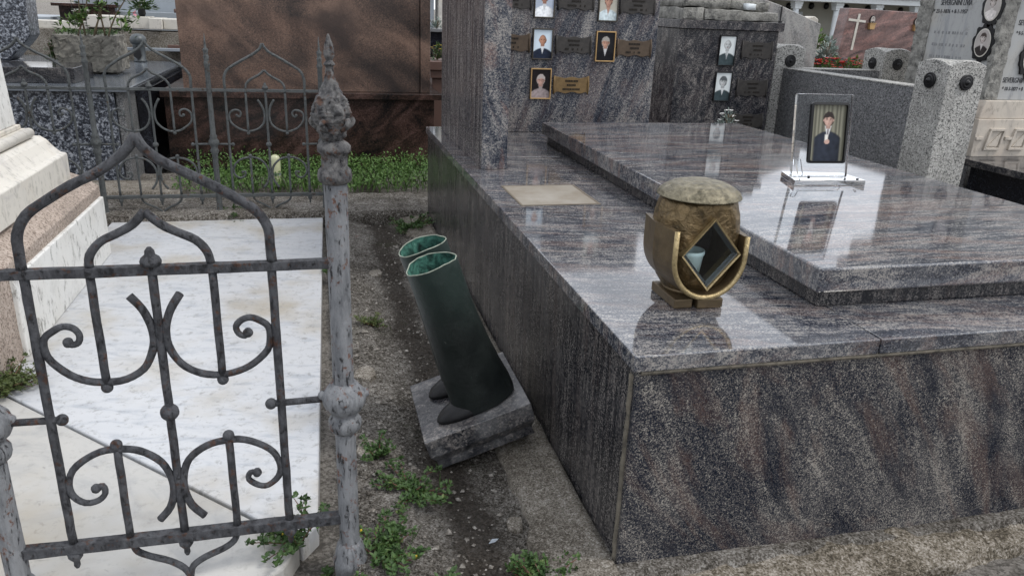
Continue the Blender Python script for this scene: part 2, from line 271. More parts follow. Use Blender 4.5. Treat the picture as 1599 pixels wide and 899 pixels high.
# ------------------------------------------------------------------ mesh helpers
class MB:
    def __init__(s): s.v = []; s.f = []; s.mi = []; s.cur = 0
    def face(s, *i): s.f.append(tuple(i)); s.mi.append(s.cur)
    def quad(s, a, b, c, d): n = len(s.v); s.v += [tuple(a), tuple(b), tuple(c), tuple(d)]; s.face(n, n+1, n+2, n+3); return s
    def poly(s, pts): n = len(s.v); s.v += [tuple(p) for p in pts]; s.face(*range(n, n+len(pts))); return s
    def box(s, x0, x1, y0, y1, z0, z1):
        n = len(s.v); s.v += [(x, y, z) for z in (z0, z1) for y in (y0, y1) for x in (x0, x1)]
        for q in ((0, 2, 3, 1), (4, 5, 7, 6), (0, 1, 5, 4), (2, 6, 7, 3), (0, 4, 6, 2), (1, 3, 7, 5)): s.face(*(n+i for i in q))
        return s
    def prism(s, pts, a, b, axis='y'):      # pts 2-D outline (counter-clockwise), extruded a..b
        def P(p, t):
            return (p[0], t, p[1]) if axis == 'y' else ((t, p[0], p[1]) if axis == 'x' else (p[0], p[1], t))
        n = len(s.v); k = len(pts)
        s.v += [P(p, a) for p in pts] + [P(p, b) for p in pts]
        s.face(*range(n, n+k)); s.face(*reversed(range(n+k, n+2*k)))
        for i in range(k):
            j = (i+1) % k; s.face(n+i, n+k+i, n+k+j, n+j)
        return s
    def tube(s, pts, r, seg=8, caps=True):
        pts = [Vector(p) for p in pts]; k = len(pts); rs = r if isinstance(r, (list, tuple)) else [r]*k
        n0 = len(s.v); up = None
        for i, p in enumerate(pts):
            t = (pts[min(i+1, k-1)]-pts[max(i-1, 0)]).normalized()
            if up is None: up = t.orthogonal().normalized()
            up = (up - t*up.dot(t)); up = up.normalized() if up.length > 1e-6 else t.orthogonal().normalized()
            b = t.cross(up)
            for j in range(seg):
                a = 2*math.pi*j/seg; s.v.append(tuple(p+rs[i]*(math.cos(a)*up+math.sin(a)*b)))
        for i in range(k-1):
            for j in range(seg):
                a = n0+i*seg+j; b2 = n0+i*seg+(j+1) % seg; s.face(a, b2, b2+seg, a+seg)
        if caps:
            s.face(*reversed(range(n0, n0+seg))); s.face(*range(n0+(k-1)*seg, n0+k*seg))
        return s
    def lathe(s, prof, c=(0, 0, 0), seg=24, wob=None):     # prof [(r, z)], bottom to top
        n0 = len(s.v); k = len(prof)
        for r, z in prof:
            for j in range(seg):
                a = 2*math.pi*j/seg; q = r*(wob(a, z) if wob else 1)
                s.v.append((c[0]+q*math.cos(a), c[1]+q*math.sin(a), c[2]+z))
        for i in range(k-1):
            for j in range(seg):
                a = n0+i*seg+j; b = n0+i*seg+(j+1) % seg; s.face(a, b, b+seg, a+seg)
        s.face(*reversed(range(n0, n0+seg))); s.face(*range(n0+(k-1)*seg, n0+k*seg))
        return s
    def ball(s, c, r, seg=12, rings=8, sq=(1, 1, 1)):
        n0 = len(s.v)
        prof = [(max(.02*r, r*math.sin(math.pi*i/rings)), -r*math.cos(math.pi*i/rings)*sq[2]) for i in range(rings+1)]
        s.lathe(prof, c, seg)
        for i in range(n0, len(s.v)):
            x, y, z = s.v[i]; s.v[i] = (c[0]+(x-c[0])*sq[0], c[1]+(y-c[1])*sq[1], z)
        return s
    def xf(s, m, n0=0):
        for i in range(n0, len(s.v)): s.v[i] = tuple(m @ Vector(s.v[i]))
        return s
    def build(s, name, mat, parent=None, bevel=0.0, smooth=False, local=False, seg=2):
        me = bpy.data.meshes.new(name); me.from_pydata(s.v, [], s.f); me.validate()
        mats = mat if isinstance(mat, (list, tuple)) else [mat]
        for m in mats: me.materials.append(M[m] if isinstance(m, str) else m)
        if len(mats) > 1 and len(me.polygons) == len(s.mi): me.polygons.foreach_set('material_index', s.mi)
        if smooth: me.polygons.foreach_set('use_smooth', [True]*len(me.polygons))
        me.update()
        o = bpy.data.objects.new(name, me); COL.objects.link(o)
        if parent:
            o.parent = parent
            if not local: o.matrix_parent_inverse = parent.matrix_basis.inverted()
        if bevel:
            b = o.modifiers.new('bevel', 'BEVEL'); b.width = bevel; b.segments = seg; b.limit_method = 'ANGLE'; b.angle_limit = R(35)
        return o
def box(name, mat, d, parent=None, bevel=.003): return MB().box(*d).build(name, mat, parent, bevel)
def tag(o, label, cat, group=None):
    o['label'] = label; o['category'] = cat
    if group: o['group'] = group
    return o
def thing(name, label, cat, loc=(0, 0, 0), rot=None, group=None):
    o = bpy.data.objects.new(name, None); COL.objects.link(o); o.empty_display_size = .05
    o.matrix_local = Matrix.Translation(loc) @ (rot.to_matrix().to_4x4() if rot else Matrix())
    return tag(o, label, cat, group)
def struct(o): o['kind'] = 'structure'; return o
def roughen(mb, amp, sc_=10, n0=0, seed=0):
    for i in range(n0, len(mb.v)):
        p = Vector(mb.v[i]); d = noise.noise_vector(p*sc_+Vector((seed, 0, 0))); mb.v[i] = tuple(p+d*amp)
    return mb
def gridbox(x0, x1, y0, y1, z0, z1, step):
    """closed box whose faces are finely divided and share their border vertices (for rough stone)"""
    mb = MB(); idx = {}
    nx, ny, nz = (max(1, round((b-a)/step)) for a, b in ((x0, x1), (y0, y1), (z0, z1)))
    def V(i, j, k):
        if (i, j, k) not in idx:
            idx[(i, j, k)] = len(mb.v); mb.v.append((x0+(x1-x0)*i/nx, y0+(y1-y0)*j/ny, z0+(z1-z0)*k/nz))
        return idx[(i, j, k)]
    for i in range(nx):
        for j in range(ny):
            mb.face(V(i, j, 0), V(i, j+1, 0), V(i+1, j+1, 0), V(i+1, j, 0)); mb.face(V(i, j, nz), V(i+1, j, nz), V(i+1, j+1, nz), V(i, j+1, nz))
    for i in range(nx):
        for k in range(nz):
            mb.face(V(i, 0, k), V(i+1, 0, k), V(i+1, 0, k+1), V(i, 0, k+1)); mb.face(V(i, ny, k), V(i, ny, k+1), V(i+1, ny, k+1), V(i+1, ny, k))
    for j in range(ny):
        for k in range(nz):
            mb.face(V(0, j, k), V(0, j, k+1), V(0, j+1, k+1), V(0, j+1, k)); mb.face(V(nx, j, k), V(nx, j+1, k), V(nx, j+1, k+1), V(nx, j, k+1))
    return mb
def text_mesh(body, size, depth=.001):
    c = bpy.data.curves.new('t', 'FONT'); c.body = body; c.size = size; c.extrude = depth; c.resolution_u = 3
    o = bpy.data.objects.new('t', c); COL.objects.link(o)
    me = bpy.data.meshes.new_from_object(o.evaluated_get(bpy.context.evaluated_depsgraph_get()))
    bpy.data.objects.remove(o); return me
def text(name, body, size, mat, parent, mw, squash=1.0):
    me = text_mesh(body, size); me.name = name; me.materials.append(M[mat])
    me.transform(mw @ Matrix.Diagonal((squash, 1, 1, 1)))
    o = bpy.data.objects.new(name, me); COL.objects.link(o); o.parent = parent; o.matrix_parent_inverse = parent.matrix_basis.inverted()
    return o
def leaf(mb, p, d, up, L, W):
    """one pointed leaf of two bent halves"""
    d = d.normalized(); s = d.cross(up); s = s.normalized() if s.length > 1e-4 else d.orthogonal(); n = s.cross(d)
    p = Vector(p); k = len(mb.v)
    mb.v += [tuple(p), tuple(p+d*L*.5+s*W*.5+n*L*.06), tuple(p+d*L), tuple(p+d*L*.5-s*W*.5+n*L*.06), tuple(p+d*L*.55-n*L*.04)]
    mb.face(k, k+4, k+1); mb.face(k+1, k+4, k+2); mb.face(k+2, k+4, k+3); mb.face(k+3, k+4, k)
def rdir(r, zmin=-.2):
    while True:
        v = Vector((r.uniform(-1, 1), r.uniform(-1, 1), r.uniform(zmin, 1)))
        if .1 < v.length < 1: return v.normalized()
Z = Vector((0, 0, 1))

# ------------------------------------------------------------------ ground
def gh(x, y):
    p = Vector((x*2.2, y*2.2, 0)); q = Vector((x*9, y*9, 3)); q2 = Vector((x*30, y*30, 5))
    h = .012*noise.noise(p)+.007*noise.noise(q)+.003*noise.noise(q2)
    if -.1 < x < .60 and y < 4.0:          # gutter between the white grave and the tomb
        t = min(1, max(0, (x-.06)/.20)); u = min(1, max(0, (.505-x)/.15))
        h += -.035*min(t*t*(3-2*t), u*u*(3-2*u))
        if x > .36: h += .012*noise.noise(Vector((x*3, y*5, 9)))*u
    if y > 4.05: h += .02
    if -1.0 < x < .03 and y < 3.86: h -= .07*min(1, (.03-x)/.03)*min(1, (3.86-y)/.04)
    if y < 1.13 and x > .5: h -= .065*min(1, (x-.5)/.03)*min(1, max(0, (1.10-y)/.04))
    return h-.004
mb = MB(); st = .02; xs = [-2.6+st*i for i in range(int(5.2/st)+1)]; ys = [.4+st*j for j in range(int(4.6/st)+1)]
for y in ys:
    for x in xs:
        edge = min(1, min(x+2.6, 2.6-x, y-.4, 5.0-y)/.15)
        mb.v.append((x, y, gh(x, y)*edge - .03*(1-edge)))
nx = len(xs)
for j in range(len(ys)-1):
    for i in range(nx-1): a = j*nx+i; mb.face(a, a+1, a+1+nx, a+nx)
struct(mb.build('soil', 'soil', smooth=True))
mb = MB(); mb.quad((-150, -60, -.05), (150, -60, -.05), (150, 260, -.05), (-150, 260, -.05)); struct(mb.build('ground', 'far_ground'))
# concrete kerb along the tomb: a strip with a broken inner edge
mb = MB(); n = 150
for i in range(n+1):
    y = 1.02+2.78*i/n; wv = .125+.03*noise.noise(Vector((0, y*3.1, 2)))+.012*noise.noise(Vector((0, y*14, 7)))
    z1 = .003+.004*noise.noise(Vector((1, y*8, 0)))
    mb.v += [(.516, y, z1-.12), (.516, y, z1+.004), (.500, y, z1+.003), (.516-wv*.55, y, z1-.006+.004*noise.noise(Vector((2, y*11, 0)))), (.516-wv, y, z1-.014+.005*noise.noise(Vector((3, y*13, 0)))), (.516-wv-.006, y, z1-.10)]
for i in range(n):
    for k in range(5): a = i*6+k; mb.face(a, a+6, a+7, a+1)
struct(mb.build('concrete_kerb', 'concrete', smooth=True))
# pebbles
def pebbles(mb, r, n, fx, smin, smax, emb=.3):
    for _ in range(n):
        x, y = fx(r); s = r.uniform(smin, smax)*(1.8 if r.random() < .05 else 1)
        k = len(mb.v); z = gh(x, y)+s*emb
        q = [(1, 0, 0), (.2, .9, 0), (-.95, .2, 0), (-.1, -1, 0), (.1, .1, .7), (0, 0, -.6)]
        a = r.uniform(0, 6.28); ca, sa = math.cos(a), math.sin(a)
        for X, Y, Zz in q:
            X *= r.uniform(.6, 1.3); Y *= r.uniform(.6, 1.2); mb.v.append((x+s*(ca*X-sa*Y), y+s*(sa*X+ca*Y), z+s*Zz))
        for i in range(4): j = (i+1) % 4; mb.face(k+i, k+j, k+4); mb.face(k+j, k+i, k+5)
        mb.cur = 0
    return mb
for nm, mt, cnt, seed in (('gravel', 'soil', 9000, 1), ('pale_gravel', 'peb', 2600, 2)):
    if mt == 'peb':
        gg = G('pale_pebbles'); gg.bs(Base_Color=gg.ramp(gg.noise(90, 3), [(.3, (.07, .06, .05)), (.5, (.17, .155, .135)), (.7, (.34, .32, .29))]), Roughness=.85); M['peb'] = gg.m
    r = random.Random(seed)
    def fx(r):
        t = r.random()
        if t < .62: return r.uniform(.02, .44), .95+r.random()**1.5*2.9
        if t < .85: return r.uniform(-.95, .5), r.uniform(3.68, 4.2)
        return r.uniform(.6, 2.0), r.uniform(.85, 1.02)
    o = pebbles(MB(), r, cnt, fx, .0014, .0048).build(nm, mt); o['kind'] = 'stuff'
    o['label'] = ('dark gravel' if seed == 1 else 'pale pebbles')+' scattered over the soil between the graves'
r = random.Random(8); o = pebbles(MB(), r, 420, lambda r: (r.uniform(.03, .43), .95+r.random()**1.3*2.7) if r.random() < .8 else (r.uniform(.6, 2.0), r.uniform(.8, 1.0)), .004, .0095, .25).build('coarse_gravel', 'peb'); o['kind'] = 'stuff'; o['label'] = 'coarser stone chips lying along the gutter'
# flat broken slab pieces in the gutter
for k, (x, y, s, a) in enumerate(((.40, 3.28, .085, .3), (.10, 2.05, .05, 1.2), (.37, 1.33, .030, .5), (.445, 1.40, .032, 2.0), (.08, 1.62, .05, .2), (.41, 3.52, .05, .9), (.20, 3.0, .04, 1.7))):
    mb = MB(); r = random.Random(40+k); pts = []
    for i in range(8):
        t = 2*math.pi*i/8; q = s*r.uniform(.65, 1.1); pts.append((x+q*math.cos(t+a)*.75, y+q*math.sin(t+a)))
    h = gh(x, y); mb.prism(pts, h-.02, h+.012, 'z')
    lab = ['pale flat concrete fragment at the far end of the gutter', 'brownish broken stone beside the white slab, mid gutter', 'small flat stone low in the gutter near the front',
           'flat stone against the kerb near the front corner', 'broken stone beside the grey fence post', 'flat stone beside the tomb near the far weeds', 'small brown stone in the far gutter'][k]
    tag(roughen(mb, .004, 30).build('stone_fragment', 'concrete', None, .004), lab, 'stone', 'broken stones in the gutter')
# fallen leaves
for k, (x, y) in enumerate(((.14, 3.45), (.34, 2.62), (.30, 1.27))):
    mb = MB(); leaf(mb, (x, y, gh(x, y)+.012), Vector((1, .4, .1)), Z, .026, .012)
    tag(mb.build('dry_leaf', ['terracotta_leaf', 'terracotta_leaf', 'blue_leaf'][0] if False else ('stem' if k < 2 else 'slate')), ['orange dry leaf lying in the far gutter', 'orange dry leaf lying left of the bronze boots', 'bluish dry leaf on the soil in the near gutter'][k], 'leaf')

# ------------------------------------------------------------------ the granite family tomb
T = thing('granite_tomb', 'large polished grey-blue granite family tomb with raised cover slab', 'tomb', (.52, 1.13, 0))
box('core', 'mortar', (.556, 2.2, 1.162, 3.775, -.1, .412), T, 0)
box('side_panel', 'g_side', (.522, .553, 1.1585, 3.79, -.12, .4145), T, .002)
box('front_panel', 'g_front', (.5225, 2.235, 1.128, 1.158, -.02, .4125), T, .0025)
box('rim_slab', 'g_top', (.513, 1.0065, 1.119, 2.98, .415, .446), T, .0025)
box('rim_slab', 'g_top', (.513, 1.0065, 2.983, 3.80, .415, .446), T, .0025)
box('rim_slab', 'g_top', (1.0095, 2.25, 1.119, 1.42, .415, .446), T, .0025)
box('rim_slab', 'g_top', (1.72, 2.25, 1.423, 3.80, .415, .446), T, .0025)
box('rim_slab', 'g_top', (1.0095, 1.717, 3.16, 3.80, .415, .446), T, .0025)
box('plinth', 'g_side', (.986, 1.905, 1.292, 3.30, .4465, .4835), T, .002)
box('cover_slab', 'g_slab', (.965, 1.925, 1.27, 3.325, .484, .536), T, .004)
box('side_pier', 'g_pier_side', (.573, .668, 2.752, 3.69, .4465, 1.20), T, .002); box('pier_face', 'g_pier', (.573, .668, 2.735, 2.7515, .4465, 1.20), T, .002)
box('back_panel', 'g_panel', (.669, 1.605, 3.62, 3.688, .4465, 1.17), T, .003)
roughen(MB().box(.590, .829, 2.192, 2.451, .4445, .4472), .0004, 40).build('inlaid_plate', 'beige', T, .0006)
for d in ((.583, .836, 2.185, 2.1915), (.583, .836, 2.4515, 2.458), (.583, .5895, 2.192, 2.451), (.8295, .836, 2.192, 2.451)): MB().box(*d, .4445, .4482).build('plate_edging', 'beige_edge', T, .0006)
mb = MB(); mb.tube([(.53+i*.05, 1.1245, .4115) for i in range(35)], .005, 6); roughen(mb, .0015, 60).build('mortar_joint', 'mortar', T, smooth=True)  # mortar bead; its brown also paints the shadow strip under the rim
mb = MB(); mb.tube([(.5225, 1.143, z/100) for z in range(-2, 41, 2)], .006, 6); roughen(mb, .003, 60).build('mortar_joint', 'mortar', T, smooth=True)
mb = gridbox(.50, 2.4, 1.035, 1.135, -.14, -.006, .016)
for i, v in enumerate(mb.v):
    x, y, z = v; q = Vector((x*4, y*9, z*9)); f = (1.135-y)/.115
    mb.v[i] = (x, y+f*(.035*noise.noise(q)+.015*noise.noise(q*4)), z+.008*noise.noise(q*2.3)+.008*noise.noise(q*6)+.005*noise.noise(q*15)-(.020*f*f if z > -.05 else 0))
M['footing'] = groundmat('footing_concrete', [(.28, (.05, .042, .031)), (.42, (.11, .094, .070)), (.54, (.175, .152, .12)), (.66, (.235, .21, .175)), (.80, (.36, .33, .29))], 90, .6, None, .25, .007)
struct(mb.build('concrete_footing', 'footing', smooth=True))

# portraits --------------------------------------------------------
def ell(cx, cy, rx, ry, n=18, a0=0, a1=2*math.pi):
    return [(cx+rx*math.cos(a0+(a1-a0)*i/n), cy+ry*math.sin(a0+(a1-a0)*i/n)) for i in range(n if a1-a0 > 6.2 else n+1)]
def sst(a, b, x): t = min(1, max(0, (x-a)/(b-a))); return t*t*(3-2*t)
g = G('photo_print'); va = g.add('Attribute'); va.attribute_name = 'ink'; g.bs(Base_Color=va.outputs['Color'], Roughness=.3, Specular_IOR_Level=.15); M['print'] = g.m
def print_mesh(name, parent, w, h, bgc, skin, hair, cloth, shirt, style, z0=0.0, oval=False):
    """a flat printed portrait: one sheet whose ink is a soft picture (x right, y up, z outwards)"""
    NX, NY = (34, 46) if not style.get('far') else (52, 74)
    k = .70 if style.get('far') else 1.0; ar = w/h
    hx, hy = style.get('hx', 0)*w/h, style.get('hy', .14); hh = .175*k; hw = hh*.74; sd_ = style.get('seed', hx+hy*7+bgc[0]*31+cloth[0]*57)
    def N(x, y, f): return noise.noise(Vector((x*f, y*f, sd_)))
    def ellq(x, y, cx, cy, rx, ry): return math.sqrt(((x-cx)/rx)**2+((y-cy)/ry)**2)
    def ink(u, v):                       # u, v in units of the print's height
        c = Vector(bgc)*(1+.16*N(u, v, 3)-.25*v*.5)
        if style.get('curtain'): c = c*(1+.38*math.sin(u*75+.8*math.sin(u*31))+.1*N(u, 0, 40))
        def over(col, m):
            nonlocal c
            c = c.lerp(Vector(col), max(0, min(1, m)))
        by = hy-hh*1.02; sw = .37*k*(.95 if oval else 1)
        edge = by-.10*k-.16*k*(abs(u-hx)/sw)**2
        body = sst(edge+.018, edge-.018, v)*sst(sw+.03, sw-.02, abs(u-hx)+.04*sst(0, .3, v-by+.2))
        if style.get('far'): body *= 1
        over(Vector(cloth)*(1+.5*N(u, v, 12)+.5*sst(.0, sw, u-hx)*-1+.35), body)
        vd = (by-v); vw = .085*k*max(0, 1-vd/(.30*k))
        if vd > -.03: over(Vector(shirt)*(1+.12*N(u, v, 20)), sst(vw+.008, vw-.008, abs(u-hx))*sst(.32*k, .28*k, vd)*(1 if vd > -.02 else 0))
        if style.get('tie'): over(style['tie'], sst(.018*k+.006, .018*k-.006, abs(u-hx))*sst(.04*k, .06*k, vd)*sst(.34*k, .30*k, vd))
        over(Vector(skin)*.66, sst(.068*k+.01, .068*k-.01, abs(u-hx))*sst(hy, hy-.03, v)*sst(by-.055*k, by-.03*k, v))
        full = style.get('full', True)
        hm = ellq(u, v, hx, hy+hh*(.14 if full else .02), hw*(1.24 if full else 1.10), hh*(1.10 if full else .92))+.07*N(u, v, 26)
        over(Vector(hair)*(1+.5*N(u, v, 45)+.25*(v-hy)/hh), sst(1.05, .93, hm)*(1 if full else sst(hy+hh*.45, hy+hh*.2, v)))
        for s_ in (-1, 1): over(Vector(skin)*.8, sst(1.15, .85, ellq(u, v, hx+s_*hw*1.02, hy-hh*.02, hw*.16, hh*.2)))
        f = ellq(u, v, hx, hy, hw*(1-.16*sst(hy, hy-hh, v)), hh); lit = 1.08-.42*sst(-.3, 1.0, (u-hx)/hw)-.30*sst(.55, 1.0, f)+.10*N(u, v, 30)
        over(Vector(skin)*lit, sst(1.04, .95, f))
        if full: over(Vector(hair)*(1+.4*N(u, v, 50)), sst(.30, .46, (v-hy)/hh+.22*N(u, 0, 14)+.10*abs(u-hx)/hw)*sst(1.16, 1.0, ellq(u, v, hx, hy, hw*1.08, hh*1.05)))
        x, y = (u-hx)/hw, (v-hy)/hh; dk = Vector(skin)*.20; md = Vector(skin)*.58
        for s_ in (-1, 1):
            over(md, .75*sst(1.3, .5, ellq(x, y, s_*.40, .10, .30, .16))); over(dk, .9*sst(1.3, .6, ellq(x, y, s_*.40, .06, .15, .065))); over(Vector(hair)*.9+Vector(skin)*.12, .8*sst(1.3, .6, ellq(x, y, s_*.42, .25, .24, .05)))
            if style.get('spec'): q = abs(ellq(x, y, s_*.42, .05, .34, .22)-1); over(dk, .7*sst(.22, .08, q))
        over(md, .7*sst(1.3, .4, ellq(x, y, .10, -.16, .13, .20))); over((skin[0]*.55, skin[1]*.34, skin[2]*.34), .85*sst(1.3, .6, ellq(x, y, 0, -.50, .30, .06))); over(md, .5*sst(1.3, .6, ellq(x, y, 0, -.64, .22, .05)))
        for s_ in (-1, 1): over(md, .45*sst(1.3, .5, ellq(x, y, s_*.36, -.38, .08, .18)))
        if style.get('must'): over(dk, .9*sst(1.3, .6, ellq(x, y, 0, -.36, .30, .09)))
        if style.get('hand'): over((.70, .68, .62), sst(1.2, .9, max(abs(u-hx+.02)/.030, abs(v+.085)/.055))); over(Vector(skin)*(1+.2*N(u, v, 60)), sst(1.1, .9, ellq(u, v, hx-.005, -.155, .052, .042)+.1*N(u, v, 40)))
        return (max(0, c.x), max(0, c.y), max(0, c.z), 1)
    mb = MB(); cols = []
    for j in range(NY+1):
        for i in range(NX+1):
            a, b = i/NX*2-1, j/NY*2-1
            if oval: a, b = a*math.sqrt(1-b*b/2), b*math.sqrt(1-a*a/2)
            mb.v.append((a*w/2, b*h/2, z0)); cols.append(ink(a*w/2/h, b*.5))
    for j in range(NY):
        for i in range(NX): q = j*(NX+1)+i; mb.face(q, q+1, q+NX+2, q+NX+1)
    o = mb.build(name, 'print', parent, local=True)
    at = o.data.color_attributes.new('ink', 'FLOAT_COLOR', 'POINT')
    at.data.foreach_set('color', [x for c in cols for x in c])
    return o
FRONT = Euler((R(90), 0, 0))               # local x right, y up, z towards -Y
def portrait(px, py, pz, w, h, fm, label, **k):
    t = thing('portrait_frame', label, 'portrait', (px, py, pz), FRONT, 'framed portraits on the granite panels')
    fw = .0055; mb = MB()
    mb.box(-w/2, w/2, -h/2, -h/2+fw, 0, .012); mb.box(-w/2, w/2, h/2-fw, h/2, 0, .012)
    mb.box(-w/2, -w/2+fw, -h/2+fw, h/2-fw, 0, .012); mb.box(w/2-fw, w/2, -h/2+fw, h/2-fw, 0, .012)
    mb.build('frame', fm, t, .0012, local=True)
    MB().box(-w/2+fw, w/2-fw, -h/2+fw, h/2-fw, .0, .006).build('backing', 'black_frame', t, local=True)
    print_mesh('photo_print', t, w-2*fw, h-2*fw, z0=.0065, **k)
    return t
def name_plate(px, py, pz, m, label, w=.168, h=.07, rows=3):
    t = thing('name_plate', label, 'plate', (px, py, pz), FRONT, 'bronze name plates')
    r = random.Random(int(px*1000)+int(pz*777)); pts = []
    n = 16
    for i in range(n+1): x = -w/2+w*i/n; pts.append((x, -h/2+.004*math.sin(i*.9)+(-.006 if i in (0, n) else 0)))
    for i in range(n+1): x = w/2-w*i/n; pts.append((x, h/2+.003*math.sin(i*.9+1)+(.006 if i in (0, n) else 0)))
    pp_ = MB().prism(pts, .002, .009, 'z').build('plate', m, t, .0012, local=True)
    for s in (-1, 1):
        MB().tube([(s*(w/2+.001), -h/2-.008, .007), (s*(w/2+.001), -h/2*.4, .009), (s*(w/2+.001), h/2*.4, .009), (s*(w/2+.001), h/2+.008, .007)], [.003, .0055, .0055, .003], 8).build('scroll_end', m, t, smooth=True, local=True)
    mb = MB()
    for k in range(rows):
        y = h*.27-k*h*.27; ww = w*(.36 if k == 0 else (.26 if k == 1 else .5)); x = -ww/2
        while x < ww/2:
            l = r.uniform(.003, .0065); mb.box(x, x+l, y-.0045, y+.0045, .009, .0102); x += l+.0022+(.014 if (k == 2 and r.random() < .3) else 0)
    mb.build('raised_lettering', 'relief', pp_, local=True)
YP = 3.6195
W1, H1 = .098, .138
portrait(1.033, YP, .853, W1, H1, 'bronze_frame', 'photo of a bald person in dark jumper and white collar, pale background, second row', bgc=(.60, .70, .78), skin=(.50, .26, .17), hair=(.10, .07, .06), cloth=(.012, .018, .035), shirt=(.7, .72, .74), style={'full': False})
portrait(1.343, YP, .850, W1, H1, 'gilt', 'gilt framed photo of person with short grey hair, black jacket, second row', bgc=(.012, .012, .014), skin=(.52, .30, .22), hair=(.34, .32, .29), cloth=(.006, .006, .008), shirt=(.55, .55, .55), style={'spec': True})
portrait(1.033, YP, .674, W1+.003, H1+.003, 'gilt', 'gilt framed photo of person with white hair and grey scarf, lowest on the panel', bgc=(.012, .009, .010), skin=(.55, .34, .28), hair=(.45, .40, .38), cloth=(.24, .20, .20), shirt=(.34, .29, .28), style={'spec': True, 'hy': .12})
portrait(1.033, YP, 1.036, W1, H1, 'bronze_frame', 'photo of person in white top cut by the upper edge, left of the top row', bgc=(.42, .48, .58), skin=(.42, .22, .16), hair=(.12, .09, .08), cloth=(.68, .70, .72), shirt=(.60, .62, .64), style={'hy': .16})
portrait(1.343, YP, 1.031, W1, H1, 'bronze_frame', 'photo of person with dark hair in pale blue blouse, right of the top row', bgc=(.42, .40, .34), skin=(.48, .27, .20), hair=(.05, .022, .018), cloth=(.45, .52, .54), shirt=(.42, .25, .19), style={'hy': .16})
name_plate(1.184, YP, .670, 'plate_gold', 'golden bronze name plate beside the lowest portrait')
name_plate(1.184, YP, .853, 'plate_dark', 'dark bronze name plate between the two portraits of the second row')
name_plate(1.489, YP, .846, 'plate_brown', 'brown bronze name plate at the right end of the second row')
name_plate(1.184, YP, 1.045, 'plate_dark', 'dark bronze name plate between the two portraits of the top row')
name_plate(1.489, YP, 1.038, 'plate_dark', 'dark bronze name plate at the right end of the top row')
name_plate(.884, YP, .855, 'plate_brown', 'brown name plate half hidden by the granite pier, second row')
name_plate(.884, YP, 1.040, 'plate_dark', 'dark name plate half hidden by the granite pier, top row')

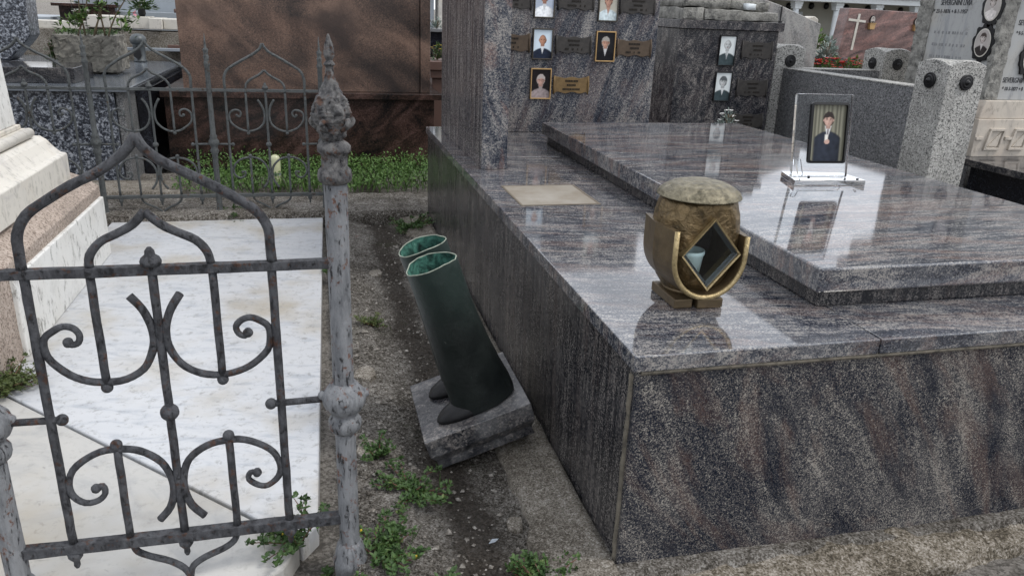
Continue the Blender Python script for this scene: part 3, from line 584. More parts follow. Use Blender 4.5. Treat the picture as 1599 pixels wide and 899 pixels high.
# ------------------------------------------------------------------ bronze votive lantern on the rim
def lantern():
    cx, cy, z = .738, 1.385, .446
    t = thing('votive_lantern', 'round hammered bronze grave lantern with diamond window on the granite rim', 'lantern', (cx, cy, z))
    def wob(a, zz): return 1+.020*noise.noise(Vector((math.cos(a)*7, math.sin(a)*7, zz*80)))+.010*noise.noise(Vector((math.cos(a)*15, math.sin(a)*15, zz*170)))
    prof = [(.056, .028), (.070, .05), (.083, .085), (.088, .12), (.0885, .15), (.085, .18), (.079, .205), (.074, .214)]
    seg, cz, hw, hh = 96, .1155, .064, .074      # diamond opening cut out of the front of the shell
    zz = [.028+.186*i/40 for i in range(41)]
    def rad(q):
        for (r0, a), (r1, b) in zip(prof, prof[1:]):
            if a <= q <= b+1e-9: return r0+(r1-r0)*(q-a)/(b-a)
        return prof[-1][0]
    mb = MB(); idx = {}
    for i, q in enumerate(zz):
        for j in range(seg):
            a = 2*math.pi*j/seg; rr = rad(q)*wob(a, q); idx[i, j] = len(mb.v); mb.v.append((cx+rr*math.cos(a), cy+rr*math.sin(a), z+q))
    FY = cy-.071                                   # flattened front carrying the window
    for k, v in enumerate(mb.v):
        if v[1] < FY: mb.v[k] = (v[0], FY, v[2])
    for i in range(40):
        for j in range(seg):
            j2 = (j+1) % seg; ids = (idx[i, j], idx[i, j2], idx[i+1, j2], idx[i+1, j])
            c = sum((Vector(mb.v[q]) for q in ids), Vector())/4
            if c.y < cy and abs(c.x-cx)/hw+abs(c.z-z-cz)/hh < .93: continue
            mb.face(*ids)
    mb.face(*reversed([idx[0, j] for j in range(seg)])); mb.face(*[idx[40, j] for j in range(seg)])
    body = mb.build('body', 'bronze', t, smooth=True)
    body.data.materials.append(M['dark']); s = body.modifiers.new('s', 'SOLIDIFY'); s.thickness = .003; s.offset = -1; s.material_offset = 1  # inner face coloured near-black to paint the darkness inside the lantern
    D = [(cx, z+cz+hh), (cx+hw, z+cz), (cx, z+cz-hh), (cx-hw, z+cz)]; E_ = [(cx, z+cz+hh*.93), (cx+hw*.93, z+cz), (cx, z+cz-hh*.93), (cx-hw*.93, z+cz)]
    mb = MB()
    for i in range(4):
        j = (i+1) % 4; y0, y1 = FY-.010, FY+.018
        mb.quad((D[i][0], y0, D[i][1]), (D[j][0], y0, D[j][1]), (D[j][0], y1+.02, D[j][1]), (D[i][0], y1+.02, D[i][1]))
        mb.quad((D[i][0], y0, D[i][1]), (E_[i][0], y0+.001, E_[i][1]), (E_[j][0], y0+.001, E_[j][1]), (D[j][0], y0, D[j][1]))
        mb.quad((E_[i][0], y0+.001, E_[i][1]), (E_[i][0], y1, E_[i][1]), (E_[j][0], y1, E_[j][1]), (E_[j][0], y0+.001, E_[j][1]))
    wf = mb.build('window_frame', 'bronze_edge', t)
    mb = MB(); E2 = [(cx+(p[0]-cx)*.84, z+cz+(p[1]-z-cz)*.84) for p in E_]
    for i in range(4):
        j = (i+1) % 4; mb.quad((E_[i][0], FY-.0035, E_[i][1]), (E2[i][0], FY+.004, E2[i][1]), (E2[j][0], FY+.004, E2[j][1]), (E_[j][0], FY-.0035, E_[j][1]))
    mb.build('pane_bevel', 'lamp_metal', wf)
    MB().prism([(p[0]*.985+cx*.015, p[1]*.985+(z+cz)*.015) for p in reversed(E_)], FY-.002, FY+.001, 'y').build('glass', 'glass', wf)
    lp = [(.074, .223), (.0835, .2190), (.0845, .2200), (.0800, .2265), (.070, .2350), (.054, .2430), (.033, .2480), (.012, .2495)]; lidp = []
    for (r0, a), (r1, b) in zip(lp, lp[1:]):
        for i in range(4): t_ = i/4; rr_ = r0+(r1-r0)*t_; lidp.append((rr_, a+(b-a)*t_+.0022*noise.noise(Vector((rr_*160, a*50, 3)))))
    lidp.append(lp[-1])
    # lid: a shallow dome with a hammered top
    ld = MB().lathe(lidp, (cx, cy, z), 72, lambda a, q: 1+.4*(wob(a, q)-1)).build('lid', 'bronze_lid', t, smooth=True)
    MB().ball((cx+.02, cy-.066, z+.212), .004).build('lid_knob', 'bronze_s', ld, smooth=True)
    # horseshoe band standing proud of the body
    ctr, W_, th = z+.112, .080, .009
    def U(rr, ins):
        pts = [(-rr, .055)]
        for i in range(25):
            a = math.pi+math.pi*i/24; pts.append((rr*math.cos(a), rr*1.10*math.sin(a)))
        pts.append((rr, .040)); return [(cx-.004+x, ctr+y) for x, y in pts]
    o_, i_ = U(W_, 0), U(W_-th, 1)
    mb = MB(); ya, yb = cy-.082, cy+.060; n = len(o_)
    for k in range(n-1):
        a, b, c, d = o_[k], o_[k+1], i_[k+1], i_[k]
        bul = lambda q: ((q[0]-cx)*1.12+cx, q[1])
        ym = (ya+yb)/2
        mb.quad((*[a[0]], ya, a[1]), (d[0], ya, d[1]), (c[0], ya, c[1]), (b[0], ya, b[1]))
        a2, b2 = bul(a), bul(b)
        mb.quad((a[0], ya, a[1]), (b[0], ya, b[1]), (b2[0], ym, b2[1]), (a2[0], ym, a2[1])); mb.quad((a2[0], ym, a2[1]), (b2[0], ym, b2[1]), (b[0], yb, b[1]), (a[0], yb, a[1]))
        mb.quad((d[0], ya, d[1]), (d[0], yb, d[1]), (c[0], yb, c[1]), (c[0], ya, c[1]))
        mb.quad((a[0], yb, a[1]), (b[0], yb, b[1]), (c[0], yb, c[1]), (d[0], yb, d[1]))
    for k in (0, n-1):
        a, d = o_[k], i_[k]; a2 = ((a[0]-cx)*1.12+cx, a[1]); ym = (ya+yb)/2
        mb.poly([(a[0], ya, a[1]), (a2[0], ym, a2[1]), (a[0], yb, a[1]), (d[0], yb, d[1]), (d[0], ya, d[1])])
    hb = mb.build('horseshoe_band', 'bronze_s', t)
    mb = MB(); mb.tube([((p[0]+q[0])/2, ya-.001, (p[1]+q[1])/2) for p, q in zip(o_, i_)], .0056, 8); mb.build('band_edge', 'bronze_edge', hb, smooth=True)
    for s in (-1, 1): box('foot', 'bronze_s', (cx-.060 if s < 0 else cx-.012, cx-.020 if s < 0 else cx+.044, cy-.066-(.006 if s > 0 else 0), cy+.05, z+.0005, z+.021), t, .003)
    MB().lathe([(.05, .018), (.058, .03)], (cx, cy, z), 32).build('base_ring', 'bronze_s', t, smooth=True)
    c = thing('candle_cup', 'pale blue white plastic candle cup inside the bronze lantern', 'cup', (cx-.020, cy-.026, z+.075))
    MB().lathe([(.021, -.03), (.028, .028), (.030, .03), (.030, .038), (.027, .038), (.024, .0), (.001, -.005)], (cx-.020, cy-.026, z+.075), 24).build('cup', 'cup', c, smooth=True)
lantern()

# ------------------------------------------------------------------ acrylic photo stand on the cover slab
def photo_stand():
    t = thing('photo_stand', 'clear acrylic photo stand on the polished slab, holding one framed colour portrait', 'photo stand', (1.495, 2.05, .5365), Euler((0, 0, R(-3))))
    mb = MB(); mb.prism([(-.118, -.055), (.118, -.055), (.112, .06), (-.085, .085)], 0, .016, 'z'); mb.build('base', 'acrylic', t, .0015, local=True)
    m = Matrix.Translation((0, -.02, .018)) @ Matrix.Rotation(R(9), 4, 'X') @ Matrix.Rotation(R(90), 4, 'X') @ Matrix.Rotation(R(180), 4, 'X') @ Matrix.Rotation(R(180), 4, 'X')
    m = Matrix.Translation((-.012, -.012, .017)) @ Matrix.Rotation(R(90-9), 4, 'X')     # local x right, y up the panel, z towards the viewer
    MB().box(-.093, .093, 0, .247, -.016, 0).xf(m).build('panel', 'acrylic', t, .003, local=True)
    mb = MB(); w, h, cy_ = .126, .18, .132; ca = []
    def rr(w, h, r): return [(.013+sx*(w/2-r)+r*math.cos(a0+k*math.pi/8), cy_+sy*(h/2-r)+r*math.sin(a0+k*math.pi/8)) for sx, sy, a0 in ((1, 1, 0), (-1, 1, math.pi/2), (-1, -1, math.pi), (1, -1, 1.5*math.pi)) for k in range(5)]
    o_, i_ = rr(w, h, .009), rr(w-.014, h-.014, .005); n = len(o_)
    for k in range(n):
        j = (k+1) % n
        mb.quad((*o_[k], .010), (*o_[j], .010), (*i_[j], .012), (*i_[k], .012)); mb.quad((*o_[k], .0005), (*o_[j], .0005), (*o_[j], .010), (*o_[k], .010)); mb.quad((*i_[k], .012), (*i_[j], .012), (*i_[j], .003), (*i_[k], .003))
    mb.poly([(*p, .0008) for p in o_]); mb.xf(m).build('frame', 'black_frame', t, local=True)
    p = print_mesh('photo_print', t, w-.014, h-.014, (.17, .165, .125), (.50, .33, .27), (.03, .022, .02), (.016, .020, .030), (.62, .63, .63), {'far': True, 'hy': .23, 'hx': .0, 'tie': (.05, .02, .03), 'hand': True, 'curtain': True}, z0=.0035)
    p.data.transform(m @ Matrix.Translation((.013, cy_, 0)))
    mb = MB(); mb.box(-.008, .008, -.0, .006, 0, .05); mb.xf(Matrix.Translation((-.05, .035, .016)) @ Matrix.Rotation(R(-30), 4, 'X')).build('prop', 'acrylic', t, local=True)
    MB().lathe([(.004, 0), (.004, .004)], (-.045, -.006, .016), 10).build('screw', 'rosette', t, local=True)
    MB().lathe([(.004, 0), (.004, .004)], (.095, -.045, .016), 10).build('screw', 'rosette', t, local=True)
photo_stand()

# ------------------------------------------------------------------ bronze boots on a tilted granite block
BM = Matrix.Translation((.346, 1.696, .047)) @ Matrix.Rotation(R(-18.3), 4, 'Y')
B = thing('bronze_boots', 'pair of dark green bronze boots on a tilted granite block beside the tomb', 'sculpture', (0, 0, 0))
B.matrix_local = BM
mb = gridbox(-.132, .132, -.147, .147, -.044, .046, .02)
for i, (x, y, z) in enumerate(mb.v):
    if z < .045: mb.v[i] = (x+(-.012 if z < -.02 else 0)*(1 if x > 0 else -1), y+(.012 if y < 0 and z < -.02 else 0), z)
    if z < .045:
        p = Vector(mb.v[i]); mb.v[i] = tuple(p+noise.noise_vector(p*30)*.003)
mb.build('pedestal', 'g_base', B, .003, local=True)
def boot(ox, oy, rz, h, lab):
    n0 = 28
    secs = [(.004, .080, .050, .009), (.02, .081, .050, .009), (.05, .079, .050, .008), (.10, .074, .048, .003), (.16, .068, .050, .0), (.22, .0635, .052, -.002), (.28, .0605, .0545, -.003), (h, .060, .0560, -.004)]
    xf = Matrix.Translation((ox, oy, .0465)) @ Matrix.Rotation(rz, 4, 'Z')
    r = random.Random(int(oy*999))
    def ring(mb, z, a, b, cx_, k=1.0, top=False):
        i0 = len(mb.v)
        for j in range(n0):
            t = 2*math.pi*j/n0; wv = 1+.018*noise.noise(Vector((math.cos(t)*2, math.sin(t)*2, z*9+oy*40)))
            zz = z+(-.004*math.cos(2*t)+.004*noise.noise(Vector((math.cos(t)*4, math.sin(t)*4, oy*50))) if top else 0)
            mb.v.append((cx_+a*k*wv*math.cos(t), b*k*wv*math.sin(t), zz))
        return i0
    def skin(mb, a, b):
        for j in range(n0): mb.face(a+j, a+(j+1) % n0, b+(j+1) % n0, b+j)
    mb = MB(); rs = [ring(mb, z, a, b, c, 1, z == h) for z, a, b, c in secs]
    for a, b in zip(rs, rs[1:]): skin(mb, a, b)
    shaft = mb.xf(xf).build('boot', 'boot', B, smooth=True, local=True)
    mb = MB(); z, a, b, c = secs[-1]; r0 = ring(mb, z, a, b, c, .965, True); z, a, b, c = secs[-2]; r1 = ring(mb, z, a, b, c, .965); z, a, b, c = secs[4]; r2 = ring(mb, .06, a, b, c, .93)
    skin(mb, r1, r0); skin(mb, r2, r1); mb.face(*range(r2, r2+n0)); mb.xf(xf).build('lining', 'verdigris', shaft, smooth=True, local=True)
    mb = MB(); z, a, b, c = secs[-1]; r0 = ring(mb, z, a, b, c, 1.0, True); r1 = ring(mb, z, a, b, c, .965, True)
    for j in range(n0): mb.face(r0+j, r0+(j+1) % n0, r1+(j+1) % n0, r1+j)
    o = mb.xf(xf).build('rim', 'boot_rim', shaft, smooth=True, local=True); sl = o.modifiers.new('s', 'SOLIDIFY'); sl.thickness = .002; sl.offset = 1
    # foot: shoe outline lofted from sole to instep
    mb = MB(); lv = []
    for z, k, sh in ((0, .97, 0), (.006, 1.0, 0), (.010, .985, 0), (.020, .95, .004), (.030, .84, .014), (.040, .62, .03), (.046, .35, .045)):
        i0 = len(mb.v); lv.append(i0)
        for j in range(24):
            t = 2*math.pi*j/24; cx_ = math.cos(t); x = (-.018+.100*cx_) if cx_ < 0 else (-.018+.108*cx_)
            wy = .042*(1-.10*(cx_ < 0)*(-cx_)**2+.0)*math.sin(t); mb.v.append((x*k+sh, wy*k, z))
    for a, b in zip(lv, lv[1:]):
        for j in range(24): mb.face(a+j, a+(j+1) % 24, b+(j+1) % 24, b+j)
    mb.face(*reversed(range(24))); mb.face(*range(lv[-1], lv[-1]+24)); mb.xf(xf).build('foot', 'boot_foot', shaft, smooth=True, local=True)
boot(.026, -.064, R(12), .380, 'front')
boot(.024, .060, R(9), .386, 'rear')

# ------------------------------------------------------------------ iron fences
def smooth_path(pts, n=3):
    out = []; P = [Vector(p) for p in pts]
    for i in range(len(P)-1):
        p0, p1, p2, p3 = P[max(i-1, 0)], P[i], P[i+1], P[min(i+2, len(P)-1)]
        for k in range(n):
            t = k/n; out.append(.5*((2*p1)+(p2-p0)*t+(2*p0-5*p1+4*p2-p3)*t*t+(3*p1-p0-3*p2+p3)*t**3))
    out.append(P[-1]); return out
ARCH = [(-.180, .602), (-.181, .630), (-.178, .658), (-.162, .686), (-.130, .710), (-.096, .731), (-.060, .750), (-.030, .768), (-.010, .786), (0, .806)]
ARCH2 = [(-.089, .602), (-.084, .622), (-.068, .642), (-.044, .655), (-.020, .668), (0, .688)]
SCU = [(-.037, .553), (-.021, .529), (-.0115, .501), (-.0100, .474), (-.016, .448), (-.032, .425), (-.058, .410), (-.087, .405), (-.115, .410), (-.141, .424), (-.163, .447), (-.170, .468), (-.167, .488), (-.155, .501), (-.140, .506), (-.126, .503), (-.118, .492), (-.120, .479), (-.129, .474), (-.135, .480)]
SCL = [(-.036, .133), (-.018, .158), (-.0095, .188), (-.0100, .220), (-.022, .248), (-.045, .269), (-.070, .279), (-.104, .280), (-.135, .270), (-.160, .248), (-.170, .220), (-.166, .197), (-.149, .183), (-.131, .184), (-.117, .197), (-.119, .212), (-.131, .209)]
PEND = [(-.088, .088), (-.082, .072), (-.062, .058), (-.030, .043), (-.008, .026), (0, .006)]
def bay(P, cx, y, xl, xr, mat, seg=8, k=1.0, seed=0):
    """one panel of scrollwork between two posts, every bar, scroll and ball a part"""
    r = random.Random(seed)
    def jit(v, s=.0012): return v+r.uniform(-s, s)
    def cv(name, pts, rad, taper=False):
        for s in (1, -1):
            pp = smooth_path([(cx+s*jit(x), y, jit(z)) for x, z in pts]); n = len(pp)
            rr = [rad*(1.0-.25*(i/n) if taper else 1)*(1+.07*noise.noise(p*55)) for i, p in enumerate(pp)]
            mb = MB().tube(pp, rr, seg)
            if taper: mb.ball(tuple(pp[-1]), rad*1.25, 8, 6)
            mb.build(name, mat, P, smooth=True)
    def bar(x, z0, z1, rad):
        n = max(2, int(abs(z1-z0)/.025)); ps = [Vector((cx+x+.001*noise.noise(Vector((x*40, i*.7, seed))), y, z0+(z1-z0)*i/n)) for i in range(n+1)]
        MB().tube(ps, [rad*(1+.06*noise.noise(p*60)) for p in ps], seg).build('bar', mat, P, smooth=True)
    def ball(x, z, rad, sq=(1, 1, 1)): MB().ball((cx+x, y, z), rad, 12, 8, sq).build('ball', mat, P, smooth=True)
    def rail(a, b, z, hz, hy, name='rail'):
        n = max(2, int((b-a)/.03)); mb = MB()
        for i in range(n+1):
            x = a+(b-a)*i/n; q = Vector((x*20, z*9, seed)); dz = .0012*noise.noise(q); dh = 1+.09*noise.noise(q*2.1)
            mb.v += [(x, y-hy*dh, z-hz*dh+dz), (x, y+hy, z-hz*dh+dz), (x, y+hy, z+hz*dh+dz), (x, y-hy*dh, z+hz*dh+dz)]
        for i in range(n):
            for j in range(4): a_ = i*4+j; b_ = i*4+(j+1) % 4; mb.face(a_, b_, b_+4, a_+4)
        mb.face(0, 3, 2, 1); mb.face(4*n, 4*n+1, 4*n+2, 4*n+3); mb.build(name, mat, P, .0015)
    rail(xl, xr, .595, .0078*k, .008*k); rail(xl, xr, .096, .0095*k, .010*k)
    cv('arch', ARCH, .0078*k); cv('inner_arch', ARCH2, .0068*k)
    cv('upper_scroll', SCU, .0068*k, True); cv('lower_scroll', SCL, .0068*k, True); cv('pendant_arch', PEND, .0060*k)
    for x in (-.180, .180): bar(x, .602, .104, .0072*k)
    bar(0, .602, .104, .0070*k)
    for x in (-.089, .089):
        bar(x, .590, .405, .0066*k); bar(x, .104, .280, .0066*k); ball(x, .397, .0095*k); ball(x, .289, .0100*k)
    ball(0, .343, .0155*k, (1, 1, .95))
    MB().lathe([(.015*k, 0), (.0165*k, .006), (.014*k, .012), (.008*k, .017), (.0075*k, .023), (.003*k, .029)], (cx, y, .603), 14).build('rail_finial', mat, P, smooth=True)
    for x in (-.180, .180, 0):
        MB().lathe([(.003*k, -.034), (.0055*k, -.028), (.005*k, -.020), (.012*k, -.010), (.013*k, 0)], (cx+x, y, .087), 12).build('drop_finial', mat, P, smooth=True)
    for s, xe in ((-1, xl), (1, xr)):
        MB().tube([(xe, y, .346), (cx+s*.16, y, .344)], .0062*k, seg).build('side_bar', mat, P, smooth=True); ball(s*.163, .344, .0100*k)
def big_post(P, x, y, full=True):
    def wob(a, z): return 1+.035*noise.noise(Vector((math.cos(a)*2.5, math.sin(a)*2.5, z*40)))
    shaft = [(.0185, .02), (.0185, .10), (.0182, .2), (.0182, .28), (.018, .36), (.018, .5), (.0185, .64), (.0185, .735)]
    sh = [(r_, z) for (r_, z) in shaft]; prof = []
    for (r0, z0), (r1, z1) in zip(sh, sh[1:]):
        for i in range(6): t = i/6; prof.append((r0+(r1-r0)*t, z0+(z1-z0)*t))
    prof.append(sh[-1])
    P = MB().lathe(prof, (x, y, 0), 24, lambda a, z: 1+.02*noise.noise(Vector((math.cos(a)*2, math.sin(a)*2, z*25)))).build('post', 'iron_post', P, smooth=True)
    MB().lathe([(.030, -.06), (.030, -.012), (.032, -.008), (.032, .004), (.028, .012), (.0275, .022), (.024, .036), (.0205, .042)], (x, y, 0), 24).build('base', 'iron_post', P, smooth=True)
    MB().lathe([(.020, .278), (.026, .284), (.029, .293), (.029, .302), (.024, .310), (.022, .316), (.031, .324), (.037, .336), (.0385, .347), (.036, .358), (.028, .368), (.021, .376)], (x, y, 0), 24, wob).build('knob', 'iron_post', P, smooth=True)
    for a in (0, 1.6, 3.14, 4.7): MB().ball((x+.036*math.cos(a), y+.036*math.sin(a), .352), .009, 10, 6).build('leaf_boss', 'iron_post', P, smooth=True)
    MB().lathe([(.019, .728), (.0262, .733), (.0275, .741), (.026, .750), (.0205, .755), (.0205, .770), (.0215, .776), (.0262, .780), (.0262, .788), (.022, .793), (.016, .797)], (x, y, 0), 24, wob).build('collar', 'iron_head', P, smooth=True)
    # corroded vase finial wrapped in leaves
    pr = [(.015, .797), (.019, .803), (.0215, .812), (.022, .820), (.0265, .828), (.0275, .838), (.0265, .848), (.023, .858), (.019, .866), (.0145, .874), (.0115, .880), (.0085, .888), (.0062, .898), (.0055, .908), (.0085, .911), (.0045, .917), (.0075, .923), (.0075, .929), (.006, .938), (.0035, .947), (.0012, .955)]
    pf = []
    for (r0, z0), (r1, z1) in zip(pr, pr[1:]):
        for i in range(6): t = i/6; pf.append((r0+(r1-r0)*t, z0+(z1-z0)*t))
    pf.append(pr[-1])
    def lw(a, z):
        q = Vector((math.cos(a), math.sin(a), 0)); u = .13*noise.noise(Vector((q.x*2.2, q.y*2.2, z*120)))+.17*abs(noise.noise(Vector((q.x*4, q.y*4, z*240))))
        u += .07*math.cos(6*a+z*120) if z > .80 else 0
        return 1+u
    MB().lathe(pf, (x-.002, y, 0), 64, lw).build('finial', 'iron_head', P, smooth=True)
    for i in range(5):
        a = i*1.256+.4; p = [(x+.021*math.cos(a), y+.021*math.sin(a), .815), (x+.029*math.cos(a), y+.029*math.sin(a), .819), (x+.0335*math.cos(a), y+.0335*math.sin(a), .825), (x+.030*math.cos(a+.1), y+.030*math.sin(a+.1), .8305)]
        MB().tube(smooth_path(p), .0046, 8).build('leaf_curl', 'iron_head', P, smooth=True)
YF = 1.245
F = thing('iron_fence', 'grey wrought iron scroll fence panel with thick flaking post in the foreground', 'fence', (-.26, YF, 0))
bay(F, -.263, YF, -.528, .010, 'iron', 10, 1.0, 1)
big_post(F, .0235, YF); big_post(F, -.536, YF)
def thin_post(P, x, y):
    prof = [(.022, 0), (.022, .018), (.016, .026), (.0135, .04), (.013, .29), (.015, .30), (.021, .315), (.015, .325), (.017, .335), (.024, .348), (.024, .360), (.015, .374), (.018, .382), (.012, .392), (.0115, .55), (.011, .70), (.015, .708), (.012, .718), (.010, .73), (.013, .745), (.009, .75), (.0105, .765), (.013, .775), (.006, .782), (.0045, .80), (.0008, .845)]
    MB().lathe(prof, (x, y, 0), 14).build('post', 'iron_far', P, smooth=True)
YB = 3.90
FB = thing('iron_fence', 'grey wrought iron scroll fence closing the far end of the white grave', 'fence', (-.5, YB, 0))
for i, (c, a, b) in enumerate(((-.232, -.47, .01), (-.738, -.985, -.49), (-1.245, -1.49, -.99))): bay(FB, c, YB, a, b, 'iron_far', 6, .85, 5+i)
for x in (-.481, .022, -.99): thin_post(FB, x, YB)

# ------------------------------------------------------------------ white marble grave behind the fence
WG = thing('marble_grave', 'low white marble grave slab behind the iron fence', 'grave', (-.4, 2.4, 0))
# the two pieces meet on a slanting joint
z0, z1 = -.06, .0
MB().prism([(-.95, 2.19), (-.067, 1.315), (-.036, 1.36), (.005, 3.82), (-.95, 3.825)], z0, z1, 'z').build('slab_piece', 'm_slab', WG, .004)
MB().prism([(-.95, .85), (-.30, .80), (-.15, 1.20), (-.10, 1.245), (-.072, 1.310), (-.95, 2.182)], z0, z1-.001, 'z').build('slab_piece', 'm_slab2', WG, .006)
mb = MB(); mb.box(-.868, -.842, 2.30, 3.31, .0005, .238); pnl = mb.build('side_kerb', 'm_panel', WG, .004)

# ------------------------------------------------------------------ marble monument at the left edge
LM = thing('marble_monument', 'cream marble monument on a pink granite plinth at the left edge', 'monument', (-1.3, 2.8, 0))
mb = gridbox(-2.2, -.855, 2.16, 3.32, -.05, .335, .05)
for i, (x, y, z) in enumerate(mb.v):                  # sloping upper arris of the plinth
    if z > .27 and x > -.93: mb.v[i] = (x+(-.0)+.0, y, z-(x+.93)*.75)
roughen(mb, .003, 25).build('plinth', 't_pink', LM, .008)
mb = MB()
mb.prism([(-2.1, .336), (-.905, .336), (-.905, .437), (-.912, .441), (-.925, .443), (-.945, .462), (-.965, .488), (-.985, .502), (-2.1, .503)], 2.25, 3.16, 'y'); mb.build('base_block', 'm_mon', LM, .003)
mb = MB(); mb.tube([(-1.0, 2.3, .521), (-1.0, 3.10, .521)], .0175, 16); mb.build('torus_moulding', 'm_mon', LM, smooth=True)
box('fillet', 'm_mon', (-2.1, -1.003, 2.30, 3.10, .5035, .537), LM, .002); box('upper_fillet', 'm_mon', (-2.1, -1.018, 2.32, 3.085, .5375, .553), LM, .003)
mb = MB(); mb.prism([(-2.0, .5535), (-1.028, .5535), (-1.075, 1.55), (-2.0, 1.55)], 2.34, 3.07, 'y'); mb.build('shaft', 'm_panel', LM, .003)

# ------------------------------------------------------------------ brown granite tomb behind
BT = thing('brown_tomb', 'tall reddish brown granite tomb behind the far fence', 'tomb', (-.05, 5.0, 0))
BR = R(0)
box('base', 'g_brown_dark', (-.86, .72, 4.93, 6.6, -.05, .445), BT, .003)
box('ledge', 'g_brown_dark', (-.875, .77, 4.90, 6.65, .4455, .482), BT, .003)
box('upright_slab', 'g_brown', (-.755, .637, 4.99, 5.20, .4825, 1.75), BT, .002)
box('edge_pilaster', 'g_brown', (.640, .700, 4.975, 5.24, .4825, 1.78), BT, .002)
box('skirting', 'g_black', (-.80, .68, 4.905, 4.928, -.02, .035), BT, .001)

# planter and things glimpsed between brown tomb and pier
pl = thing('stepped_planter', 'stepped brown planter glimpsed between brown tomb and granite pier', 'planter', (.86, 5.6, 0))
box('lower_step', 'terracotta', (.805, 1.2, 5.62, 6.0, -.05, .52), pl, .004); box('middle_step', 'terracotta', (.79, 1.2, 5.60, 6.0, .5205, .575), pl, .004); box('rim', 'terracotta', (.775, 1.2, 5.585, 6.0, .5755, .635), pl, .004)
def bouquet(name, label, c, n, rad, leafm, flowers, seed, L=.03, cat='flowers', flat_=.6, petals=6, pr=.012, group=None, stems=True, fz=.3):
    """a leafy clump: stems, many small leaves and separate blossoms"""
    r = random.Random(seed); c = Vector(c); t = thing(name, label, cat, tuple(c), None, group)
    mb = MB()
    for _ in range(n):
        d = rdir(r, -.1); p = c+Vector((d.x*rad*r.uniform(.2, 1), d.y*rad*r.uniform(.2, 1), abs(d.z)*rad*2*flat_*r.uniform(.1, 1)))
        leaf(mb, p, (d+Vector((r.uniform(-.6, .6), r.uniform(-.6, .6), r.uniform(-.2, .5)))), Z, L*r.uniform(.7, 1.3), L*.5)
    mb.build('foliage', leafm, t)
    if stems:
        mb = MB()
        for _ in range(7):
            a = r.uniform(0, 6.28); q = r.uniform(.3, .8)*rad; mb.tube([tuple(c), tuple(c+Vector((q*math.cos(a), q*math.sin(a), rad*flat_*1.5)))], .0025, 5)
        mb.build('stems', 'stem_g', t)
    for (m, k) in flowers:
        for _ in range(k):
            d = rdir(r, fz); p = c+Vector((d.x*rad*.9, d.y*rad*.9, abs(d.z)*rad*2*flat_)); mb = MB()
            for i in range(petals):
                a = 6.28*i/petals+r.random(); u = Vector((math.cos(a), math.sin(a), .35)); leaf(mb, p, u, Z, pr*1.3, pr*1.1)
            mb.build('blossom', m, t)
    return t
bouquet('flowers', 'yellow flowers in the stepped brown planter between brown tomb and pier', (.86, 5.75, .635), 120, .09, 'leaf', [('yellowf', 8)], 11, .03, pr=.012)
gs = thing('dark_gravestone', 'dark gravestone glimpsed in the slit left of the granite pier', 'gravestone', (.9, 6.6, 0))
box('slab', 'g_black', (.93, 1.5, 6.6, 6.75, -.05, .80), gs); box('cap', 'steel', (.92, 1.5, 6.58, 6.78, .8005, .825), gs)
bouquet('flowers', 'pale green and white flowers on the dark gravestone left of the pier', (.99, 6.66, .826), 90, .07, 'leaf_grey', [('whitef', 5)], 12, .03)
gs = thing('grey_gravestone', 'grey upright gravestone far off in the slit left of the pier', 'gravestone', (1.2, 8.4, 0))
box('slab', 'slate', (1.05, 1.22, 8.4, 8.6, -.05, 1.5), gs); box('pillar', 'm_cream', (1.26, 1.34, 8.35, 8.6, -.05, 1.4), gs)

# ------------------------------------------------------------------ dark speckled tomb, planter and lamp behind the fence, left
DT = thing('speckled_tomb', 'blue grey speckled granite tomb behind the far fence, left', 'tomb', (-1.3, 4.7, 0))
box('body', 't_dark', (-2.4, -1.045, 4.58, 6.9, -.05, .508), DT, .004)
box('corner_post', 't_grey', (-1.042, -1.005, 4.60, 6.9, -.05, .508), DT, .003)
box('top_slab', 'slate_p', (-2.45, -.975, 4.55, 6.95, .5085, .525), DT, .003)
box('side_shade', 'g_black', (-1.0, -.94, 4.9, 6.9, -.05, .49), DT, .002)  # black box: shade of the tomb's side and the gap put in as colour
box('raised_block', 'g_blackgrey', (-2.2, -1.28, 4.80, 5.2, .5255, .608), DT, .003)
st_ = thing('speckled_headstone', 'dark speckled granite headstone with chamfered edge at upper left', 'headstone', (-1.8, 5.4, .526))
mb = MB(); mb.prism([(-2.6, .6085), (-1.72, .6085), (-1.61, .725), (-1.59, .752), (-1.565, 1.4), (-2.6, 1.4)], 5.205, 5.40, 'y'); mb.build('slab', 't_dark', st_, .010)
mb = MB(); mb.prism([(-2.6, .526), (-1.66, .526), (-1.70, .608), (-2.6, .608)], 5.205, 5.40, 'y'); mb.build('foot', 't_dark', st_, .004)
sp = thing('stone_planter', 'rough hewn limestone trough planter standing on the speckled tomb', 'planter', (-1.3, 5.5, .526))
mb = gridbox(-1.53, -1.185, 5.39, 5.72, .541, .752, .013)
for i, (x, y, z) in enumerate(mb.v):
    p = Vector((x, y, z)); k = .012 if z < .747 else .004
    mb.v[i] = tuple(p+noise.noise_vector(p*24)*k+noise.noise_vector(p*60)*k*.7+Vector(((.20 if x < -1.3 else 0)*max(0, .752-z)*(-1.13-x), 0, 0)))
mb.build('trough', 'rock', sp, smooth=False)
for x in (-1.42, -1.32, -1.23): box('foot', 'rock', (x, x+.027, 5.43, 5.6, .5255, .545), sp, .003)
mb = MB(); r = random.Random(3)
for _ in range(900):
    p = Vector((r.uniform(-1.52, -1.20), r.uniform(5.4, 5.7), .75+r.uniform(0, .027))); leaf(mb, p, rdir(r, 0), Z, .016, .008)
o = mb.build('moss_cover', 'leaf', sp); o['kind'] = 'stuff'
